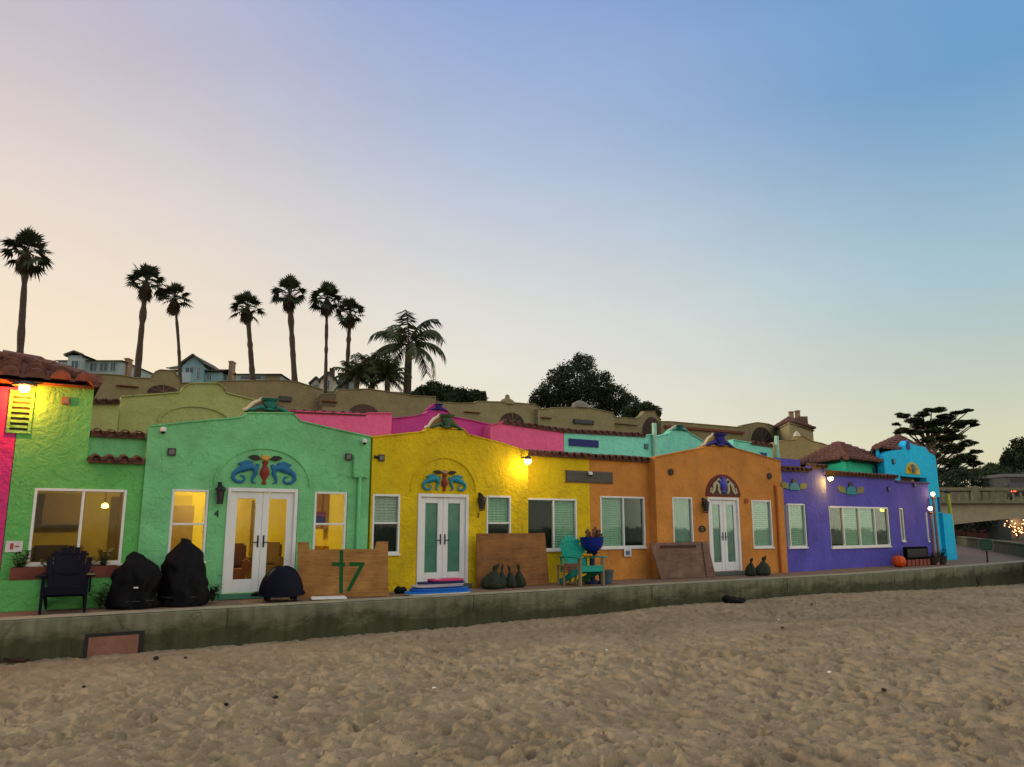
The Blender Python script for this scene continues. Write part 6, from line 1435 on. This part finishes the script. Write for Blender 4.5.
feather_palm(356, 392, 357, 377, 26, 64, 'bushy low palm at the left of the clump under the fan palm pair', 26, 5, .5, els=(88,-10), group=GB, droop=1.1)
feather_palm(372, 390, 373, 372, 26, 66, 'bushy low palm in the middle of the clump, paler and taller', 24, 6, .5, els=(88,0), group=GB, droop=1.1)
feather_palm(389, 392, 387, 378, 25, 65, 'bushy low palm at the right of the clump beside the feather palm trunk', 26, 7, .5, els=(88,-10), group=GB, droop=1.1)

def tree(name, label, px, pybase, Yd, clumps, n, size, m, group=None, trunk=.3, limbs=True, cat='tree', flat=0, seed=1, squash=.8):
    """clumps: (px, py, rpx[, squash]) in the photo, placed at depth Yd with their own thickness"""
    b0 = at_y(px, pybase, Yd); gz = min(b0.z, max(hill_h(b0.x, b0.y), 0))-.3; t = thing(name, label, cat, (b0.x, Yd, gz), 0, group)
    rd = random.Random(seed); cl = []
    if flat:
        clumps = [(c[0]+rd.uniform(-.75,.75)*c[2]*(k_ > 0), c[1]+rd.uniform(-.35,.35)*c[2]*(k_ > 0), c[2]*(.95 if k_ == 0 else rd.uniform(.4,.65)), c[3]*rd.uniform(.7,1.1)) for c in clumps for k_ in range(4)]
    for c in clumps:
        q = at_y(c[0], c[1], Yd); r = c[2]/F*Yd; cl.append((q.x-b0.x, rd.uniform(-.5,.5)*r*1.4, q.z-gz, r, c[3] if len(c) > 3 else squash))
    b = MB(); leafcloud(b, cl, n, size, seed, squash, flat); b.build('crown', m, t)
    tr = MB(); top = sorted(cl, key=lambda c: -c[2])[0]; H_ = max(top[2]*.75, .5)
    tr.tube([(0,0,0), (.1*trunk, 0, H_*.35), (top[0]*.4, top[1]*.4, H_)], [trunk, trunk*.75, trunk*.3], 9)
    if limbs:
        for c in (cl if limbs is True else cl[::3]):
            s_ = Vector((0,0,c[2]*.78)) if limbs is not True else Vector((0,0,min(H_*.45, c[2]*.6))); e = Vector(c[:3]); tr.tube([s_, s_.lerp(e, .5)+Vector((0,0,-.08*abs(e.x))), e], [trunk*.3, trunk*.2, trunk*.06], 6)
    tr.build('trunk', BARK, t, smooth='all'); return t
# big round tree
cl = [(575,383,25,.9),(556,392,20),(541,398,12),(597,388,20),(614,398,18),(628,405,12),(583,365,12),(566,372,10),(578,359,5,1.5),(552,376,6,1.3),(606,375,6),(536,404,9),(590,400,24),(560,404,18),(612,408,14)]
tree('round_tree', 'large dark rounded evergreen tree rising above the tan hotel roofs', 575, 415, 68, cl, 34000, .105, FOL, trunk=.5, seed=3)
cl = [(645,408,8),(652,413,9),(637,413,9),(628,413,8)]
tree('small_tree', 'small dark tree behind the narrow bell gable, right of the big round tree', 642, 418, 66, cl, 5000, .11, FOL, seed=4)
cl = [(433,388,10),(423,392,9),(446,391,9),(460,394,10),(473,396,9),(480,400,8),(416,396,6),(452,398,10),(437,396,10)]
tree('hedge_tree', 'low dark spreading shrubbery between the feather palm and the magenta gable', 440, 400, 64, cl, 9000, .12, FOL, seed=5)
cl = [(15,362,10),(5,366,10)]
# monterey cypress at right
cl = [(903,416,7,.4),(912,421,9,.4),(896,424,4,.4),(922,415,8,.35),(934,411,9,.3),(946,416,9,.35),(957,413,8,.25),(966,411,6,.2),(925,425,12,.35),(941,422,12,.35),(957,424,10,.3),(968,422,7,.3),(973,425,5,.3),(902,431,8,.4),(915,433,9,.4),(897,433,4,.4),(932,431,10,.35),(945,438,9,.4),(957,437,8,.4),(968,443,8,.5),(975,452,6,.5),(952,449,12,.5),(964,458,11,.5),(948,463,11,.6),(975,463,7,.5),(942,473,10,.6),(958,474,13,.6),(972,474,9,.6),(938,455,5,.6),(925,440,7,.3),(952,431,8,.3),(938,446,6,.35),(960,448,7,.35)]
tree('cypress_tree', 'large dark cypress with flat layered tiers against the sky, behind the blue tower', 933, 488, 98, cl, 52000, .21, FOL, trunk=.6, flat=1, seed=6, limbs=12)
cl = [(1019,447,10,1),(1010,460,12,.8),(1022,462,14,.9),(1004,468,9),(1014,474,14),(1027,452,12,1),(1030,470,14),(1007,452,3.5,1.4),(1003,461,5)]
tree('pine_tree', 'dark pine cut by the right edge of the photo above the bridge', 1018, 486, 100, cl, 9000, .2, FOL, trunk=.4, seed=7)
cl = [(990,470,9,.7),(981,474,8,.7),(1000,473,8,.7)]
tree('round_shrub', 'olive green rounded shrub between the cypress and the dark pine', 990, 488, 94, cl, 3200, .2, FOLM, seed=8)
# dark bank of growth behind the bridge
b = MB(); p0 = at_y(930, 488, 84); p1 = at_y(1060, 488, 84); cl = []
rd = random.Random(4)
for k in range(26):
    f = k/25; cl.append((p0.x+(p1.x+6-p0.x)*f, 84+rd.uniform(-1,1), at_y(980, 481, 84).z+rd.uniform(-.6,.5), rd.uniform(1.3,2.0), .8)); cl.append((p0.x+(p1.x+6-p0.x)*f, 84+rd.uniform(-1,1), 3.0, 2.4, 1))
leafcloud(b, cl, 15000, .2, 12); o = b.build('hedge_bank', FOL); tag(o, 'continuous dark mass of growth along the road behind the bridge', 'hedge', kind='stuff')
t = thing('grey_building', 'small grey flat-roofed building under the pine behind the bridge', 'building', (at_y(1016, 485, 80).x, 80, 0))
zz = at_y(1016, 474, 80).z; MB().box(-1.1, 5, 0, 4, 0, zz-.3).build('wall', mat('grey_plaster', (.14,.15,.13), .9), t); MB().box(-1.3, 5.2, -.3, 4.2, zz-.298, zz).build('roof', mat('grey_roof', (.2,.2,.17), .9), t)
MB().box(-.5, 1.2, -.04, 0, zz-1.1, zz-.5).build('window', mat('dark_pane', (.03,.025,.025), .2), t)

# ------------------------------------------------------------------ houses on the bluff
def gable_roof(t, x0, x1, y0, y1, z0, z1, m, ax='x', over=.35):
    b = MB()
    if ax == 'x':   # ridge along x
        ym = (y0+y1)/2; P = [(x0-over,y0-over,z0),(x1+over,y0-over,z0),(x1+over,ym,z1),(x0-over,ym,z1),(x0-over,y1+over,z0),(x1+over,y1+over,z0)]
        b.add(P, [(0,1,2,3),(3,2,5,4)]); b.add([(a, q, r-.15) for a, q, r in P], [(3,2,1,0),(4,5,2,3)]); b.bar(P[0], P[1], .15, .1)
    else:
        xm = (x0+x1)/2; P = [(x0-over,y0-over,z0),(x0-over,y1+over,z0),(xm,y1+over,z1),(xm,y0-over,z1),(x1+over,y0-over,z0),(x1+over,y1+over,z0)]
        b.add(P, [(0,3,2,1),(3,4,5,2)]); b.add([(a, q, r-.15) for a, q, r in P], [(1,2,3,0),(2,5,4,3)]); b.bar(P[0], P[3], .1, .18).bar(P[3], P[4], .1, .18)
        zw = z0+.0; t_ = .0
    return b.build('roof', m, t)
def gable_wall(t, x0, x1, y, z0, z1, m, th=.2):
    xm = (x0+x1)/2; MB().prism([(x0, z0), (x1, z0), (xm, z1)], y, y+th).build('gable', m, t)
def hwin(t, x0, x1, z0, z1, y, fm=None, gm=None):
    fm = fm or mat('house_trim', (.35,.4,.4), .6); w_ = .07
    o = MB().box(x0, x0+w_, y-.06, y, z0, z1).box(x1-w_, x1, y-.06, y, z0, z1).box(x0+w_, x1-w_, y-.06, y, z1-w_, z1).box(x0+w_, x1-w_, y-.06, y, z0, z0+w_).box((x0+x1)/2-.03, (x0+x1)/2+.03, y-.05, y, z0+w_, z1-w_).build('window', fm, t)
    MB().box(x0+w_, x1-w_, y-.02, y-.003, z0+w_, z1-w_).build('pane', mat('house_pane', (.05,.08,.09), .15, spec=.6), o)
def hs(px, py, Yd): p = at_y(px, py, Yd); return p
PB = mat('pale_blue_siding', (.36,.43,.42), .8, .1, 2); RG = mat('grey_shingle', (.1,.095,.075), .9, .3, 4); HB = mat('blue_siding', (.22,.38,.39), .8, .1, 2); RBm = mat('brown_shingle', (.1,.06,.045), .9, .3, 4)
# house 1
Yd = 88; o_ = hs(70, 378, Yd); k = Yd/F; Xf = lambda px: (px-70)*k; Zf = lambda py: at_y(90, py, Yd).z-(o_.z-2)
t = thing('bluff_house', 'wide pale blue house with grey hip roof and end chimney, leftmost house on the bluff', 'house', (o_.x, Yd, o_.z-2))
MB().box(Xf(56), Xf(121), 0, 8, 0, Zf(361)).build('wall', PB, t)
b = MB(); z0, z1 = Zf(361), Zf(353.5); x0, x1 = Xf(54), Xf(124); P = [(x0,-.5,z0),(x1,-.5,z0),(x1,8.5,z0),(x0,8.5,z0),(Xf(70),4,z1),(Xf(105),4,z1-.35)]; b.add(P, [(0,1,5,4),(1,2,5),(2,3,4,5),(3,0,4),(3,2,1,0)]); b.build('roof', RG, t)
MB().box(Xf(72),Xf(86),-1.2,1,0,Zf(357.5)).build('wall', PB, t); gable_roof(t, Xf(72),Xf(86),-1.2,3,Zf(357.5),Zf(353.8),RG,'y')
for a, b2 in ((76,84),(89,97),(99,108),(110,116)): hwin(t, Xf(a), Xf(b2), Zf(371.5), Zf(362.5), -1.25 if a == 76 else -.01)
MB().box(Xf(119.5),Xf(123.5),1,2,0,Zf(356)).box(Xf(119),Xf(124),.9,2.1,Zf(357.5),Zf(356.5)).build('chimney', mat('chimney_brick', (.3,.19,.11), .9), t); MB().ball((Xf(64),4,Zf(354)), .5, .5, .5).build('roof_vent', RBm, t, smooth='all')
# house 2
Yd = 86; o_ = hs(180, 384, Yd); k = Yd/F; Xf = lambda px: (px-180)*k; Zf = lambda py: at_y(190, py, Yd).z-(o_.z-2)
t = thing('bluff_house', 'blue gabled house with white porch trim and a tall brick chimney at its right end', 'house', (o_.x, Yd, o_.z-2))
MB().box(Xf(181), Xf(203), 0, 6, 0, Zf(365.5)).build('wall', HB, t); gable_wall(t, Xf(181), Xf(203), 0, Zf(365.5), Zf(356), HB); gable_roof(t, Xf(181), Xf(203), 0, 6, Zf(365), Zf(354.8), RG, 'y')
MB().box(Xf(203), Xf(217), .6, 6, 0, Zf(370)).build('wall', HB, t); gable_roof(t, Xf(200), Xf(219), .6, 6, Zf(370), Zf(363.5), RBm, 'x')
MB().box(Xf(165), Xf(181), .8, 6, 0, Zf(368)).build('wall', mat('dark_siding', (.09,.09,.07), .9), t); gable_roof(t, Xf(166), Xf(181), .8, 6, Zf(367), Zf(359.5), RG, 'x')
hwin(t, Xf(184), Xf(193.5), Zf(374), Zf(367), -.01); hwin(t, Xf(196), Xf(200), Zf(379), Zf(367), -.01); hwin(t, Xf(204.5), Xf(210), Zf(379), Zf(373), .59)
MB().box(Xf(180), Xf(195), -1.3, -1.2, 0, Zf(374.5)).build('porch_rail', mat('pale_porch', (.35,.42,.42), .7), t); MB().box(Xf(221.5), Xf(225.5), 2, 3, 0, Zf(357)).box(Xf(221), Xf(226), 1.9, 3.1, Zf(358.5), Zf(357.5)).build('chimney', mat('chimney_brick', (.3,.19,.11), .9), t)
# house 3
Yd = 84; o_ = hs(232, 384, Yd); k = Yd/F; Xf = lambda px: (px-232)*k; Zf = lambda py: at_y(255, py, Yd).z-(o_.z-2)
t = thing('bluff_house', 'low white and blue house with a shallow brown hip roof above a tan hotel unit', 'house', (o_.x, Yd, o_.z-2))
MB().box(Xf(235), Xf(280), 0, 6, 0, Zf(374.5)).build('wall', mat('pale_aqua_siding', (.3,.4,.42), .8), t); z0, z1 = Zf(374.5), Zf(370); x0, x1 = Xf(232), Xf(283)
b = MB(); P = [(x0,-.5,z0),(x1,-.5,z0),(x1,6.5,z0),(x0,6.5,z0),(Xf(243),3,z1),(Xf(262),3,z1)]; b.add(P, [(0,1,5,4),(1,2,5),(2,3,4,5),(3,0,4),(3,2,1,0)]); b.build('roof', RBm, t); hwin(t, Xf(240), Xf(262), Zf(380), Zf(376), -.01); MB().box(Xf(265), Xf(281), -.06, 0, 0, Zf(375)).build('door', mat('tan_door', (.25,.18,.1), .8), t)
# house 4
Yd = 78; o_ = hs(312, 392, Yd); k = Yd/F; Xf = lambda px: (px-312)*k; Zf = lambda py: at_y(325, py, Yd).z-(o_.z-2)
t = thing('bluff_house', 'small cream house with two steep white-trimmed gables beneath the palm pair', 'house', (o_.x, Yd, o_.z-2)); CW = mat('cream_siding', (.55,.5,.38), .8); RD = mat('slate_roof', (.06,.065,.06), .9, .3, 4)
MB().box(Xf(309), Xf(320), .6, 5, 0, Zf(383)).build('wall', CW, t); gable_wall(t, Xf(309), Xf(320), .6, Zf(383), Zf(377), CW); gable_roof(t, Xf(309), Xf(320), .6, 5, Zf(383), Zf(376), RD, 'y', .2)
MB().box(Xf(320.2), Xf(336), 0, 5, 0, Zf(381)).build('wall', CW, t); gable_wall(t, Xf(320.2), Xf(336), 0, Zf(381), Zf(373.5), CW); gable_roof(t, Xf(320.2), Xf(336), 0, 5, Zf(381), Zf(372.3), RD, 'y', .2)
hwin(t, Xf(325), Xf(330), Zf(390), Zf(380), -.01); hwin(t, Xf(311.5), Xf(317), Zf(389), Zf(383.5), .59); MB().box(Xf(336), Xf(344), 1, 6, 0, Zf(373)).build('wall', mat('grey_blue_siding', (.14,.18,.2), .8), t); MB().box(Xf(335.5), Xf(345), .8, 6.2, Zf(373), Zf(371)).build('roof', RD, t)
MB().box(Xf(324), Xf(327.5), 2, 3, 0, Zf(364)).build('chimney', mat('dark_brick', (.07,.045,.035), .9), t)
# small grey shed right of the shrubs
Yd = 70; o_ = hs(475, 404, Yd); k = Yd/F
t = thing('hillside_shed', 'dark grey flat-roofed shed beside the shrubbery, left of the magenta gable crest', 'shed', (o_.x, Yd, o_.z-2)); zt_ = at_y(478, 391.5, Yd).z-(o_.z-2)
MB().box(-1.5, .7, 0, 3, 0, zt_-.15).build('wall', mat('dark_grey_siding', (.05,.055,.045), .9), t); MB().box(-1.8, 1.0, -.3, 3.2, zt_-.149, zt_).build('roof', RD, t)
